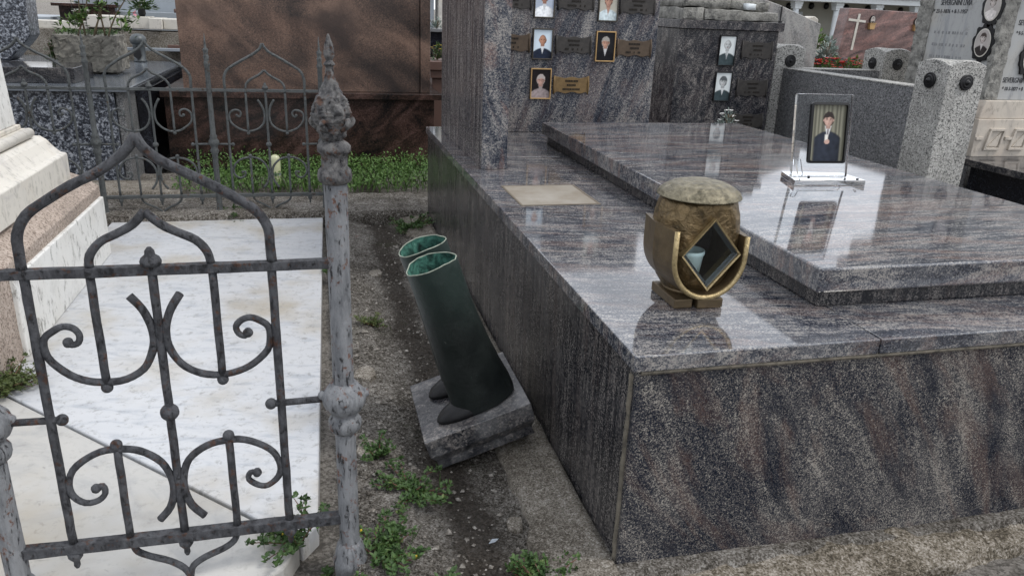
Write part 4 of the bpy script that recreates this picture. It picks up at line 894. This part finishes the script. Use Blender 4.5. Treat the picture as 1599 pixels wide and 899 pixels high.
def hibiscus():
    t = thing('hibiscus_plant', 'hibiscus shrub with bare stems and one pink flower in the stone trough', 'plant', (0, 0, 1)); t.scale = (1.08, 1.08, 1.08); r = random.Random(21)
    tips = []
    for k, (bx, by) in enumerate(((-1.27, 5.1), (-1.22, 5.08), (-1.17, 5.12), (-1.14, 5.06), (-1.24, 5.2), (-1.30, 5.07))):
        p = Vector((bx, by, .765)); d = Vector((r.uniform(-.25, .45), r.uniform(-.2, .2), 1)).normalized(); pts = [p]
        for i in range(9):
            d = (d+Vector((r.uniform(-.18, .2), r.uniform(-.15, .15), .08))).normalized(); p = p+d*.045; pts.append(p)
            if i > 0:
                for _ in range(2 if i < 3 else 5): tips.append((p+Vector((r.uniform(-.02, .02), r.uniform(-.02, .02), r.uniform(-.01, .01))), r))
        MB().tube(pts, [.006-.0005*i for i in range(len(pts))], 6).build('stem', 'stem_g', t, smooth=True)
    mb = MB()
    for p, _ in tips:
        if r.random() < .32: continue
        d = Vector((r.uniform(-1, 1), r.uniform(-1, 1), r.uniform(-.1, .8))); leaf(mb, p, d, Z, r.uniform(.03, .055), .026)
    for cx, cz, n in ((-1.31, .845, 40), (-1.03, .86, 34), (-1.06, .81, 26), (-1.36, .80, 20), (-1.27, .86, 28), (-1.16, .93, 24)):
        for _ in range(n):
            p = Vector((cx+r.gauss(0, .022), 5.06+r.gauss(0, .03), cz+r.gauss(0, .018))); leaf(mb, p, rdir(r, -.2), Z, r.uniform(.025, .045), .022)
    mb.build('foliage', 'leaf_hib', t)
    mb = MB(); c = Vector((-.985, 5.02, .895))
    for i in range(5): a = 1.256*i; leaf(mb, c, Vector((.55, math.cos(a)*.8, math.sin(a)*.8)), Z, .026, .024)
    mb.build('flower', 'pinkf', t)
    for x, z in ((-1.30, .77), (-1.24, .77), (-1.115, .77), (-1.06, .77)): MB().tube([(x, 5.05, z), (x-.02, 5.05, 1.25)], .0014, 5).build('support_wire', 'wire', t)
hibiscus()
LX, LY, LZ = -1.262, 6.48, .5255
gl = thing('grave_lamp', 'small grey metal grave lamp with dome cap beside the stone trough', 'lamp', (LX, LY, LZ))
MB().lathe([(.046, .0), (.046, .011), (.041, .016), (.042, .116), (.046, .125)], (LX, LY, LZ), 24).build('body', 'lamp_metal', gl, smooth=True)
MB().lathe([(.048, .126), (.057, .139), (.058, .157), (.052, .177), (.035, .194), (.011, .20)], (LX, LY, LZ), 24).build('dome_cap', 'lamp_metal', gl, smooth=True)
mb = MB(); mb.prism([(-.026, .03), (-.006, .012), (.016, .028), (.012, .06), (-.004, .08), (-.020, .062)], -.0365, -.031, 'y'); mb.xf(Matrix.Translation((LX, LY, LZ+.004)) @ Matrix.Scale(1.37, 4)).build('opening', 'dark', gl)
# side ivy on the headstone edge
bouquet('trailing_plant', 'dark trailing leaves between speckled headstone and stone trough', (-1.545, 5.45, .60), 130, .05, 'leaf', [], 31, .024, 'plant', 1.3)
bouquet('trailing_plant', 'dark creeping leaves at the foot of the stone trough', (-1.53, 5.30, .53), 70, .04, 'leaf', [], 32, .02, 'plant', .6)

# far left background rows
bw = thing('stone_kerb', 'pale stone kerb with block joints behind the hibiscus', 'kerb', (-1.4, 7, 0))
for a, b, z in ((-1.72, -1.265, .832), (-1.262, -1.165, .825), (-1.162, -.55, .822)):
    box('block', 'm_cream', (a, b, 7.0-(.05 if b == -1.165 else 0), 7.25, .74, z), bw, .006)
box('lower_course', 'concrete', (-2.6, -.5, 6.98, 7.3, -.05, .722), bw); box('upper_course', 'm_cream', (-2.6, -1.725, 7.05, 7.25, .7225, .78), bw)
for k, (x0, x1, z_) in enumerate(((-1.05, -.9, .61), (-1.2, -.85, .58))): pass
rb = thing('stepped_border', 'stepped grey border with orange strip behind the grave lamp', 'border', (-1.1, 6.6, 0))
box('step', 'concrete', (-1.9, -.80, 6.62, 6.90, -.05, .60), rb); box('orange_strip', 'terracotta', (-1.08, -.80, 6.58, 6.618, .61, .645), rb); box('pale_strip', 'slate', (-1.5, -.80, 6.55, 6.578, .60, .622), rb)
hs = thing('blue_grey_gravestone', 'pale blue grey upright gravestone behind the pink roses', 'gravestone', (-1.2, 7.6, 0))
box('slab', 'slate', (-1.95, -1.0, 7.62, 7.8, -.05, 1.5), hs); box('ledge', 'slate', (-1.60, -.95, 7.45, 7.617, -.05, .86), hs)
for x in (-1.135, -1.085): MB().lathe([(.013, 0), (.016, .02), (.012, .032)], (x, 7.5, .8605), 12).build('votive_glass', 'terracotta', hs, smooth=True)
hs = thing('brown_gravestone', 'dark brown low gravestone behind the hibiscus', 'gravestone', (-1.7, 7.4, 0))
box('slab', 'g_brown_dark', (-2.0, -1.58, 7.35, 7.44, -.05, .885), hs); box('cap', 'g_brown_dark', (-2.05, -1.55, 7.33, 7.442, .8855, .91), hs)
hs = thing('white_gravestone', 'white upright gravestone behind the brown one at upper left', 'gravestone', (-1.9, 8.2, 0))
box('slab', 'm_panel', (-2.05, -1.62, 8.2, 8.4, -.05, 1.4), hs); box('plinth', 'm_cream', (-2.15, -1.55, 8.1, 8.198, -.05, .5), hs)
hs = thing('grey_ledger', 'grey ledger stone beyond the speckled headstone at far left', 'ledger', (-2.1, 7.6, 0))
box('slab', 'slate', (-2.9, -2.06, 7.3, 8.0, -.05, .80), hs); box('edge', 'concrete', (-2.92, -2.05, 7.28, 7.298, -.05, .76), hs)
vase = thing('flower_vase', 'dark vase holding the roses behind the stone kerb', 'vase', (-1.31, 7.12, .832))
MB().lathe([(.02, .0), (.03, .02), (.028, .05), (.034, .06)], (-1.33, 7.1, .8325), 16).build('bowl', 'dark', vase, smooth=True)
bouquet('roses', 'pink and white roses in a dark vase behind the pale kerb', (-1.33, 7.1, .885), 150, .10, 'leaf', [('pinkf', 3), ('whitef', 3)], 33, .05, pr=.024, flat_=.6, fz=.1)
bouquet('white_flowers', 'white flowers beside the speckled headstone at upper left', (-1.79, 7.2, .80), 90, .09, 'leaf', [('whitef', 7)], 34, .035, pr=.02, flat_=.4)

# ------------------------------------------------------------------ dark family monument behind the slab, right of centre
MO = thing('family_monument', 'dark granite family monument with flat cap and rough stone top', 'monument', (2.14, 4.0, 0))
box('body', 'g_mon', (1.852, 2.432, 3.90, 4.28, -.05, .9405), MO, .003)
box('cap', 'g_mon', (1.838, 2.448, 3.878, 4.32, .941, .984), MO, .002)
for k, (a, b, z) in enumerate(((1.868, 1.985, 1.042), (1.988, 2.20, 1.04), (2.203, 2.415, 1.036))):
    mb = gridbox(a, b, 3.90, 4.28, .9845, z, .03); roughen(mb, .010, 14, seed=k).build('rough_block', 'rustic', MO, .004, smooth=True)
for k, (a, b, y0, y1, z0_, z1_) in enumerate(((1.88, 2.14, 3.93, 4.25, 1.045, 1.10), (2.15, 2.38, 3.95, 4.25, 1.04, 1.09), (2.02, 2.26, 3.98, 4.2, 1.10, 1.15))):
    mb = gridbox(a, b, y0, y1, z0_, z1_, .03); roughen(mb, .018, 11, seed=10+k).build('boulder', 'rustic', MO, smooth=True)
mb = gridbox(2.225, 2.275, 3.905, 3.95, 1.045, 1.075, .015); roughen(mb, .004, 40).build('white_fragment', 'white_paint', MO, smooth=True)
YM = 3.8995
g1 = dict(bgc=(.62, .66, .66), skin=(.52, .54, .54), hair=(.10, .11, .115), cloth=(.035, .05, .055), shirt=(.60, .62, .62))
portrait(2.135, YM, .8355, .100, .156, 'black_frame', 'black and white photo of person with moustache, suit and tie, on dark monument', style={'full': False, 'must': True, 'tie': (.25, .27, .28), 'hy': .2}, **g1)
portrait(2.135, YM, .6495, .100, .156, 'black_frame', 'black and white photo of person with swept dark hair, lower on dark monument', style={'hy': .17}, **g1)
name_plate(2.312, YM, .842, 'plate_dark', 'dark name plate beside the moustached portrait on the dark monument', .176, .082)
name_plate(2.312, YM, .645, 'plate_dark', 'dark name plate beside the lower portrait on the dark monument', .176, .082)
name_plate(2.312, YM, .47, 'plate_dark', 'lowest dark name plate on the dark monument, behind the flowers', .176, .07)
bouquet('artificial_flowers', 'small artificial white flowers with pale green leaves behind the cover slab', (2.005, 3.56, .49), 110, .05, 'leaf_grey', [('whitef', 9)], 41, .02, pr=.012, flat_=.75)
fv = thing('flower_pot', 'small dark pot holding the artificial flowers behind the slab', 'pot', (2.005, 3.56, .446)); MB().lathe([(.03, .0005), (.04, .045), (.043, .05)], (2.005, 3.56, .446), 20).build('bowl', 'dark', fv, smooth=True)

s1 = thing('light_stele', 'pale blue grey granite stele on cream base behind the portrait panel', 'stele', (2.0, 4.45, 0))
box('shaft', 'g_bluegrey', (1.925, 2.30, 4.40, 4.55, .545, 1.22), s1); box('cream_base', 'm_cream', (1.915, 2.32, 4.37, 4.58, .468, .5445), s1); box('plinth', 'g_mon', (1.88, 2.34, 4.35, 4.6, -.05, .4675), s1)
s2 = thing('angled_stele', 'pale granite stele with sloping shoulder right of the dark monument', 'stele', (2.8, 4.65, 0))
MB().prism([(2.50, -.05), (3.15, -.05), (3.16, .985), (2.845, 1.089), (2.70, 1.125), (2.50, 1.13)], 4.6, 4.75, 'y').build('slab', 'g_light', s2, .004)
MB().tube([(2.862, 4.596, 1.08), (2.862, 4.596, .99)], .004, 6).build('hanging_rod', 'dark', s2); box('rod_end', 'dark', (2.852, 2.872, 4.59, 4.599, .965, .995), s2, .001)

# ------------------------------------------------------------------ terrazzo enclosure with rosette pillars
EN = thing('terrazzo_enclosure', 'low speckled terrazzo grave enclosure with three rosette pillars at right', 'enclosure', (2.6, 3.4, 0))
box('side_wall', 't_grey', (2.602, 2.70, 3.02, 4.075, -.05, .738), EN, .004); box('side_coping', 't_light', (2.600, 2.702, 3.02, 4.075, .7385, .745), EN, .001)
box('back_wall', 't_grey', (2.735, 3.28, 4.12, 4.22, -.05, .733), EN, .004); box('back_coping', 't_light', (2.735, 3.28, 4.118, 4.222, .7335, .740), EN, .001)
def pillar(x0, y0, s, h, faces=('w', 's')):
    mb = MB(); n = 10; i0 = {}
    for i in range(n+1):
        for j in range(n+1):
            u, v = i/n, j/n; arc = lambda t: 1-(2*t-1)**2
            z = h-.02+.022*max(arc(u), arc(v)); i0[i, j] = len(mb.v); mb.v.append((x0+s*u, y0+s*v, z))
    for i in range(n):
        for j in range(n): mb.face(i0[i, j], i0[i+1, j], i0[i+1, j+1], i0[i, j+1])
    ring = [(i, 0) for i in range(n)]+[(n, j) for j in range(n)]+[(i, n) for i in range(n, 0, -1)]+[(0, j) for j in range(n, 0, -1)]
    b0 = len(mb.v)
    for i, j in ring: mb.v.append((x0+s*i/n, y0+s*j/n, -.05))
    for k in range(len(ring)):
        k2 = (k+1) % len(ring); mb.face(b0+k, b0+k2, i0[ring[k2]], i0[ring[k]])
    p = mb.build('pillar', 't_light', EN, .003)
    for f in faces:
        mr = MB(); mr.lathe([(.030, 0), (.033, .003), (.0335, .008), (.030, .011), (.026, .009), (.022, .011), (.019, .014), (.015, .012), (.010, .013), (.0085, .019), (.005, .023), (.001, .024)], (0, 0, 0), 28)
        if f == 's': m = Matrix.Translation((x0+s/2, y0, h-.085)) @ Matrix.Rotation(R(90), 4, 'X')
        else: m = Matrix.Translation((x0, y0+s/2, h-.085)) @ Matrix.Rotation(R(-90), 4, 'Y')
        mr.xf(m).build('rosette', 'rosette', p, smooth=True)
pillar(2.594, 2.83, .188, .865); pillar(2.545, 4.078, .188, .868, ('s',)); pillar(3.282, 4.10, .188, .862)

# ------------------------------------------------------------------ tall inscribed monument at right
SV = thing('inscribed_monument', 'tall tapering grey marble monument with inscriptions and oval portraits', 'monument', (3.5, 3.5, 0))
box('rough_base', 't_grey', (3.16, 4.3, 3.19, 4.2, -.05, .392), SV, .004)
box('key_course', 'm_sev2', (3.165, 4.25, 3.195, 4.15, .3925, .578), SV, .003)
mb = MB(); mb.prism([(3.175, .5785), (4.25, .5785), (4.25, .667), (3.195, .667), (3.185, .64), (3.176, .60)], 3.206, 4.15, 'y'); mb.build('moulding', 'm_sev2', SV, .004)
def taper(name, mat, x0, x1, y0, y1, za, zb, ins, bevel=.003):
    mb = MB(); f = lambda z: ins*(z-za)
    for z in (za, zb): e = f(z); mb.v += [(x0+e, y0+e, z), (x1, y0+e, z), (x1, y1, z), (x0+e, y1, z)]
    for q in ((0, 3, 2, 1), (4, 5, 6, 7), (0, 1, 5, 4), (1, 2, 6, 5), (2, 3, 7, 6), (3, 0, 4, 7)): mb.face(*q)
    return mb.build(name, mat, SV, bevel)
taper('shaft', 'm_sev', 3.205, 4.1, 3.235, 3.78, .6675, 1.30, .0); box('cornice', 'm_sev', (3.10, 4.15, 3.14, 3.86, 1.3005, 1.42), SV, .004); box('crown', 'm_sev', (3.06, 4.2, 3.10, 3.90, 1.4205, 1.9), SV, .006)
for nm, mt, d in (('rusticated_corner', 'rustic', (3.196, 3.275, 3.226, 3.262, .668, 1.30)), ('rusticated_edge', 'rustic', (3.199, 3.24, 3.70, 3.80, .668, 1.30))):
    mb = gridbox(*d, .02); roughen(mb, .007, 45).build(nm, mt, SV, smooth=False)
# greek key relief on the base course
def keyring(x, w, h, z, y):
    t_ = .011; mb = MB()
    mb.box(x, x+w, y-.012, y+.001, z, z+t_); mb.box(x+t_*1.6, x+w+t_*1.6, y-.012, y+.001, z+h-t_, z+h)
    mb.prism([(x, z+t_), (x+t_, z+t_), (x+t_*2.4, z+h-t_), (x+t_*1.4, z+h-t_)], y-.012, y+.001, 'y'); mb.prism([(x+w-t_, z+t_), (x+w, z+t_), (x+w+t_*1.4, z+h-t_), (x+w+t_*.4, z+h-t_)], y-.012, y+.001, 'y')
    mb.prism([(x+t_*2.2, z+t_*1.6), (x+w-t_*1.4, z+t_*1.6), (x+w-t_*.6, z+h-t_*1.6)], y-.007, y+.001, 'y'); return mb
for x in (3.225, 3.375, 3.525, 3.675): keyring(x, .095, .105, .428, 3.195).build('key_relief', 'm_sev2', SV, .001)
for x in (3.167, 3.342, 3.492, 3.642): MB().box(x, x+.044, 3.185, 3.196, .478, .492).build('key_link', 'm_sev2', SV, .001)
for y in (3.26, 3.42):
    o = keyring(0, .095, .105, .428, 0); m = Matrix(((0, 1, 0, 3.165), (-1, 0, 0, y+.095), (0, 0, 1, 0), (0, 0, 0, 1))); o.xf(m).build('key_relief', 'm_sev2', SV, .001)
def txm(x, y, z): return Matrix(((0, 0, -1, x), (-1, 0, 0, y), (0, 1, 0, z), (0, 0, 0, 1)))      # on a face looking towards -X
XF = 3.204
text('inscription', 'SEVERGNINI LIVIA', .040, 'letter', SV, txm(XF, 3.655, 1.105), .66)
text('inscription', '* 23-1-1876 + 8-1-1957', .028, 'letter', SV, txm(XF, 3.695, 1.066), .86)
text('inscription', 'SEVERGNINI', .036, 'letter', SV, Matrix.Translation((3.290, 3.234, .752)) @ Matrix.Rotation(R(90), 4, 'X'), .72)
text('inscription', '* 10-3-1877 + 8', .026, 'letter', SV, Matrix.Translation((3.297, 3.234, .714)) @ Matrix.Rotation(R(90), 4, 'X'), .75)
text('inscription', 'SEVERGNINI', .036, 'letter', SV, Matrix.Translation((3.30, 3.234, 1.02)) @ Matrix.Rotation(R(90), 4, 'X'), .72)
text('inscription', '* 9-5-1880 +', .026, 'letter', SV, Matrix.Translation((3.30, 3.234, .975)) @ Matrix.Rotation(R(90), 4, 'X'), .75)
r = random.Random(5)
for z in (.965, .905, .845):
    mb = MB(); y = 3.66
    while y > 3.44:
        l = r.uniform(.004, .012); mb.box(XF-.0006, XF+.001, y-l, y, z, z+.013); y -= l+r.uniform(.004, .02)
    mb.build('faded_inscription', 'faint', SV)
def oval(name, label, m, w, h, spikes, **k):
    t = thing(name, label, 'portrait', (0, 0, 0), None, 'oval portraits on the monuments'); t.matrix_local = m
    n = 44; mb = MB(); pts = []
    for i in range(n):
        a = 2*math.pi*i/n; q = 1+(.10*(1 if (i % 4) in (0, 1) else 0)+.05*math.cos(8*a) if spikes else 0); pts.append((w*.5*q*math.cos(a), h*.5*q*math.sin(a)))
    mb.prism(pts, 0, .010, 'z'); mb.build('frame', 'rosette', t, .001, local=True)
    MB().prism(ell(0, 0, w*.385, h*.395, 32), .0105, .0125, 'z').build('inner_rim', 'm_cream', t, local=True)
    print_mesh('photo_print', t, w*.70, h*.72, z0=.013, oval=True, **k); return t
gry = dict(bgc=(.40, .37, .35), skin=(.52, .47, .44), hair=(.07, .055, .05), cloth=(.03, .026, .025), shirt=(.55, .52, .5))
oval('oval_portrait', 'oval portrait in spiky black frame, pale blouse, top of tall monument', txm(XF-.001, 3.300, 1.10), .125, .170, True, style={'hy': .16}, **{**gry, 'cloth': (.5, .47, .45)})
oval('oval_portrait', 'oval portrait in spiky black frame, dark jacket, lower on tall monument', txm(XF-.001, 3.312, .932), .125, .170, True, style={'hy': .18}, **gry)
oval('oval_portrait', 'oval portrait in black frame cut off by the right edge', Matrix.Translation((3.42, 3.2335, .872)) @ Matrix.Rotation(R(90), 4, 'X'), .13, .175, True, style={'hy': .16}, **gry)

dk = thing('black_grave', 'black polished grave slab in front of the inscribed monument', 'grave', (3.4, 2.9, 0))
box('slab', 'g_blackgrey', (3.055, 4.1, 1.9, 3.155, .368, .40), dk, .003); box('plinth', 'g_black', (3.11, 4.05, 1.95, 3.12, -.05, .3675), dk, .002)

# ------------------------------------------------------------------ far right: pink headstone, flower bed, porch
PK = thing('pink_headstone', 'wide pinkish brown granite headstone with inlaid pale cross', 'headstone', (5.4, 7.1, 0))
MB().prism([(4.98, -.05), (6.6, -.05), (6.62, 1.11), (5.10, 1.135)], 7.0, 7.16, 'y').build('slab', 'g_pink', PK, .006)
MB().prism([(5.185, .745), (5.210, .745), (5.230, 1.085), (5.205, 1.085)], 6.993, 6.999, 'y').build('cross_upright', 'm_cream', PK, .001)
MB().prism([(5.105, 1.018), (5.30, 1.005), (5.30, 1.026), (5.105, 1.040)], 6.9915, 6.998, 'y').build('cross_arm', 'm_cream', PK, .001)
for x, z, lab in ((5.375, 1.035, 'small oval photo left on the pink headstone'), (5.89, 1.032, 'small oval photo right on the pink headstone')):
    oval('oval_portrait', lab, Matrix.Translation((x, 6.9985, z)) @ Matrix.Rotation(R(90), 4, 'X'), .062, .085, False, style={'hy': .14}, **gry)
for x, lab in ((5.365, 'small gilt vase under the left oval photo'), (5.885, 'small gilt vase under the right oval photo')):
    v = thing('wall_vase', lab+' on the pink headstone', 'vase', (x, 6.96, .95)); MB().prism([(-.026, 0), (.026, 0), (.034, .055), (-.034, .055)], 6.962, 6.9985, 'y').xf(Matrix.Translation((x, 0, .945))).build('cup', 'gilt', v, .003); MB().box(x-.036, x+.036, 6.955, 6.9988, 1.0005, 1.006).build('rim', 'gilt', v)
bd = thing('flower_bed_kerb', 'low dark kerb of the red flower bed', 'kerb', (4.4, 6.1, 0)); box('kerb', 'concrete', (3.9, 5.6, 5.9, 6.6, -.05, .58), bd); box('slab', 'g_blackgrey', (4.2, 4.75, 6.3, 6.62, .5805, .70), bd)
for k, (x, y) in enumerate(((4.06, 6.0), (4.20, 5.97), (4.33, 6.02), (4.45, 5.98), (4.56, 6.05), (4.13, 6.12), (4.40, 6.12))):
    lab = ['leftmost', 'second', 'third', 'fourth', 'fifth', 'rear left', 'rear right'][k]
    bouquet('red_flower_plant', lab+' red flowering plant in the bed behind the terrazzo wall', (x, y, .585), 110, .10, 'leaf_bed', [('red', 14)], 50+k, .035, 'plant', .62, 6, .022, 'red flowering plants')
bouquet('yellow_flower_plant', 'yellow flowers at the right end of the red flower bed', (4.66, 6.1, .60), 60, .05, 'leaf', [('yellowf', 8)], 60, .03, 'plant', .9)
bouquet('silver_plant', 'silvery trailing plant right of the angled stele', (4.37, 6.2, .70), 260, .10, 'leaf_grey', [], 61, .045, 'plant', .9)
bouquet('green_plant', 'bright yellow green leafy plant behind the silvery one', (4.75, 6.9, .75), 160, .10, 'leaf_hib', [], 62, .05, 'plant', .9)
wp = thing('white_post_stone', 'narrow white weathered stone between shrub and pink headstone', 'gravestone', (4.9, 7.4, 0)); MB().prism([(4.86, -.05), (5.05, -.05), (5.05, 1.02), (5.0, 1.05), (4.90, 1.03)], 7.4, 7.55, 'y').build('slab', 'm_cream', wp, .01); box('foot', 'm_cream', (4.84, 5.07, 7.38, 7.57, -.05, .3), wp) if False else None

PB = thing('porch_building', 'white columned cemetery porch with beige wall in the far background', 'building', (28, 40, 0))
K = 40/12.0; yq = 40
box('entablature', 'white_paint', (20.5, 44, 39.6, 41.0, 2.02, 2.30), PB, .02); box('frieze', 'white_paint', (20.4, 44, 39.45, 41, 2.305, 2.40), PB, .02); box('cornice', 'white_paint', (20.3, 44.2, 39.2, 41.2, 2.405, 3.2), PB, .02)
mb = MB(); mb.prism([(20.3, 3.205), (44.2, 3.205), (44.2, 3.6), (20.3, 3.6)], 39.0, 46, 'y'); mb.build('roof', 'concrete', PB)
box('rear_wall', 'porch_wall', (20.5, 44, 43.5, 44, -.05, 3.2), PB, 0)
for x in (22.78, 25.35, 27.92, 30.5, 33.06, 35.63, 38.2, 40.77):
    MB().lathe([(.19, -.05), (.17, .4), (.165, 1.3), (.165, 1.62)], (x+.55, 40.2, 0), 20).build('column', 'white_paint', PB, smooth=True)
    for i, (q, za, zb) in enumerate(((.20, 1.62, 1.74), (.225, 1.745, 1.86), (.25, 1.865, 2.015))): MB().box(x+.55-q, x+.55+q, 40.2-q, 40.2+q, za, zb).build('capital', 'white_paint', PB, .01)
dr = box('door', 'dark', (27.1, 28.2, 43.40, 43.499, -.05, 1.30), PB, 0)
for d in ((26.9, 27.09, 43.3, 43.498, -.05, 1.5), (28.21, 28.4, 43.3, 43.498, -.05, 1.5), (27.095, 28.205, 43.3, 43.498, 1.305, 1.5)): box('door_frame', 'white_paint', d, dr, .01)
r = random.Random(77)
for k in range(16):
    x = 22.5+k*1.3+r.uniform(-.3, .3); MB().lathe([(.16, 0), (.2, .05), (.10, .12), (.02, .1)], (0, 0, 0), 12).xf(Matrix.Translation((x, 43.49, 1.75+r.uniform(-.15, .15))) @ Matrix.Rotation(R(90), 4, 'X')).build('wall_wreath', 'rosette', PB, smooth=True)

# ------------------------------------------------------------------ weeds
def weed(label, c, n, spread, h, seed, L=.0105, mat='leaf', lean=(0, 0), flowers=0, z=None):
    """low purslane: branching red stems carrying rosettes of small leaves"""
    r = random.Random(seed); base = Vector((c[0], c[1], gh(c[0], c[1]) if z is None else z)); t = thing('weed', label, 'weed', tuple(base), None, 'weeds between the graves')
    ms, ml, mf = MB(), MB(), MB()
    for _ in range(n):
        a = r.uniform(0, 6.28); l = spread*r.uniform(.3, 1); p = base.copy(); d = Vector((math.cos(a)+lean[0], math.sin(a)+lean[1], r.uniform(.2, .9)*h/spread)).normalized(); pts = [p]
        for i in range(5):
            d = (d+Vector((r.uniform(-.3, .3), r.uniform(-.3, .3), r.uniform(-.15, .2)))).normalized(); p = p+d*l/5
            gz = (gh(p.x, p.y) if z is None else z)+.006
            if p.z < gz: p.z = gz
            pts.append(p.copy())
            for _k in range(6 if i < 4 else 12): leaf(ml, p+rdir(r)*L*.6, rdir(r, -.05), Z, L*r.uniform(.7, 1.4), L*.72)
        ms.tube(pts, [.0016, .0015, .0013, .0011, .0010, .0008], 5, False)
        if r.random() < flowers: mf.ball(tuple(p+Vector((0, 0, .004))), .0035, 6, 4)
    for _ in range(n//2):
        a = r.uniform(0, 6.28); q = spread*r.uniform(0, .8); p = base+Vector((q*math.cos(a), q*math.sin(a), 0)); p.z = (gh(p.x, p.y) if z is None else z)
        leaf(ml, p, Vector((r.uniform(-.8, .8), r.uniform(-.8, .8), 1)), Vector((r.uniform(-1, 1), 1, 0)), r.uniform(.02, .05), .0022)
    ms.build('stems', 'stem', t); ml.build('foliage', mat, t)
    if mf.v: mf.build('buds', 'yellowf', t)
weed('purslane weed growing left of the thick fence post base', (-.02, 1.20), 24, .10, .06, 1, flowers=.12, lean=(-.35, .1))
weed('purslane weed spilling over the white slab corner below the rail', (-.075, 1.30), 18, .10, .05, 2, lean=(-.8, .2), flowers=.12, z=.002)
weed('purslane weed growing right of the thick fence post base', (.075, 1.24), 26, .11, .05, 3, flowers=.15, lean=(.2, 0))
weed('weed growing in the gutter below the bronze boots', (.17, 1.46), 20, .11, .03, 4, .011)
weed('weed growing between fence post and gutter stones', (.10, 1.60), 10, .06, .04, 5, .010)
weed('dense weed against the kerb at the bottom of the gutter', (.385, 1.13), 44, .085, .04, 6, .009)
weed('weed at the very bottom edge left of the kerb', (.16, 1.10), 16, .08, .05, 7, .011)
weed('small weed in the gutter left of the boots', (.15, 2.42), 12, .08, .02, 8, .009, 'moss')
weed('weed tuft beside the tomb at the far end of the gutter', (.42, 3.62), 30, .12, .05, 9, .014)
weed('tiny weed beside the marble slab, mid gutter', (.03, 2.95), 8, .05, .05, 10, .012)
weed('yellowish moss weed at the foot of the pink plinth', (-.84, 2.10), 70, .10, .03, 12, .010, 'moss', z=.002)
weed('weed hanging over the kerb below the far fence', (-.42, 3.85), 14, .09, .05, 13, .014)
# leafy ground cover in front of the brown tomb
mb = MB(); r = random.Random(9)
for _ in range(6800):
    x = r.uniform(-.75, .68); y = r.uniform(4.22, 4.88); e = .5+.5*noise.noise(Vector((x*4, y*4, 1)))
    if x < -.45 and e < .35: continue
    p = Vector((x, y, gh(x, y)+r.uniform(.0, .05)+.085*e*r.random()+(y-4.22)*.06)); leaf(mb, p, rdir(r, .0), Z, r.uniform(.010, .026), .011)
for _ in range(900):
    x = r.uniform(-.6, .68); y = r.uniform(4.20, 4.88); p = Vector((x, y, gh(x, y))); d = Vector((r.uniform(-.5, .5), r.uniform(-.5, .5), 1)); leaf(mb, p, d, Vector((r.uniform(-1, 1), 1, 0)), r.uniform(.05, .12), .004)
o = mb.build('ground_cover', 'leaf_bed'); o['kind'] = 'stuff'; o['label'] = 'bright green leafy ground cover in front of the brown tomb'
ck = thing('concrete_edging', 'rough gravelly concrete edging under the far iron fence', 'edging', (-.3, 4.1, 0))
mb = gridbox(-1.6, .50, 3.80, 4.20, -.06, .028, .03); roughen(mb, .010, 18).build('edging', 'edging_soil', ck, smooth=True)
mb = gridbox(-1.35, -.70, 4.205, 4.50, -.05, .05, .03); roughen(mb, .006, 18).build('paving_piece', 'concrete', ck, smooth=True)
cd = thing('votive_candle', 'pale green yellow votive candle standing in the ground cover', 'candle', (-.235, 4.40, .03))
MB().lathe([(.026, 0), (.027, .02), (.027, .15), (.022, .165), (.010, .172)], (-.235, 4.40, .03), 20).build('glass', 'wax', cd, smooth=True); MB().lathe([(.0275, .06), (.0275, .075)], (-.235, 4.40, .03), 20).build('band', 'leaf_grey', cd)
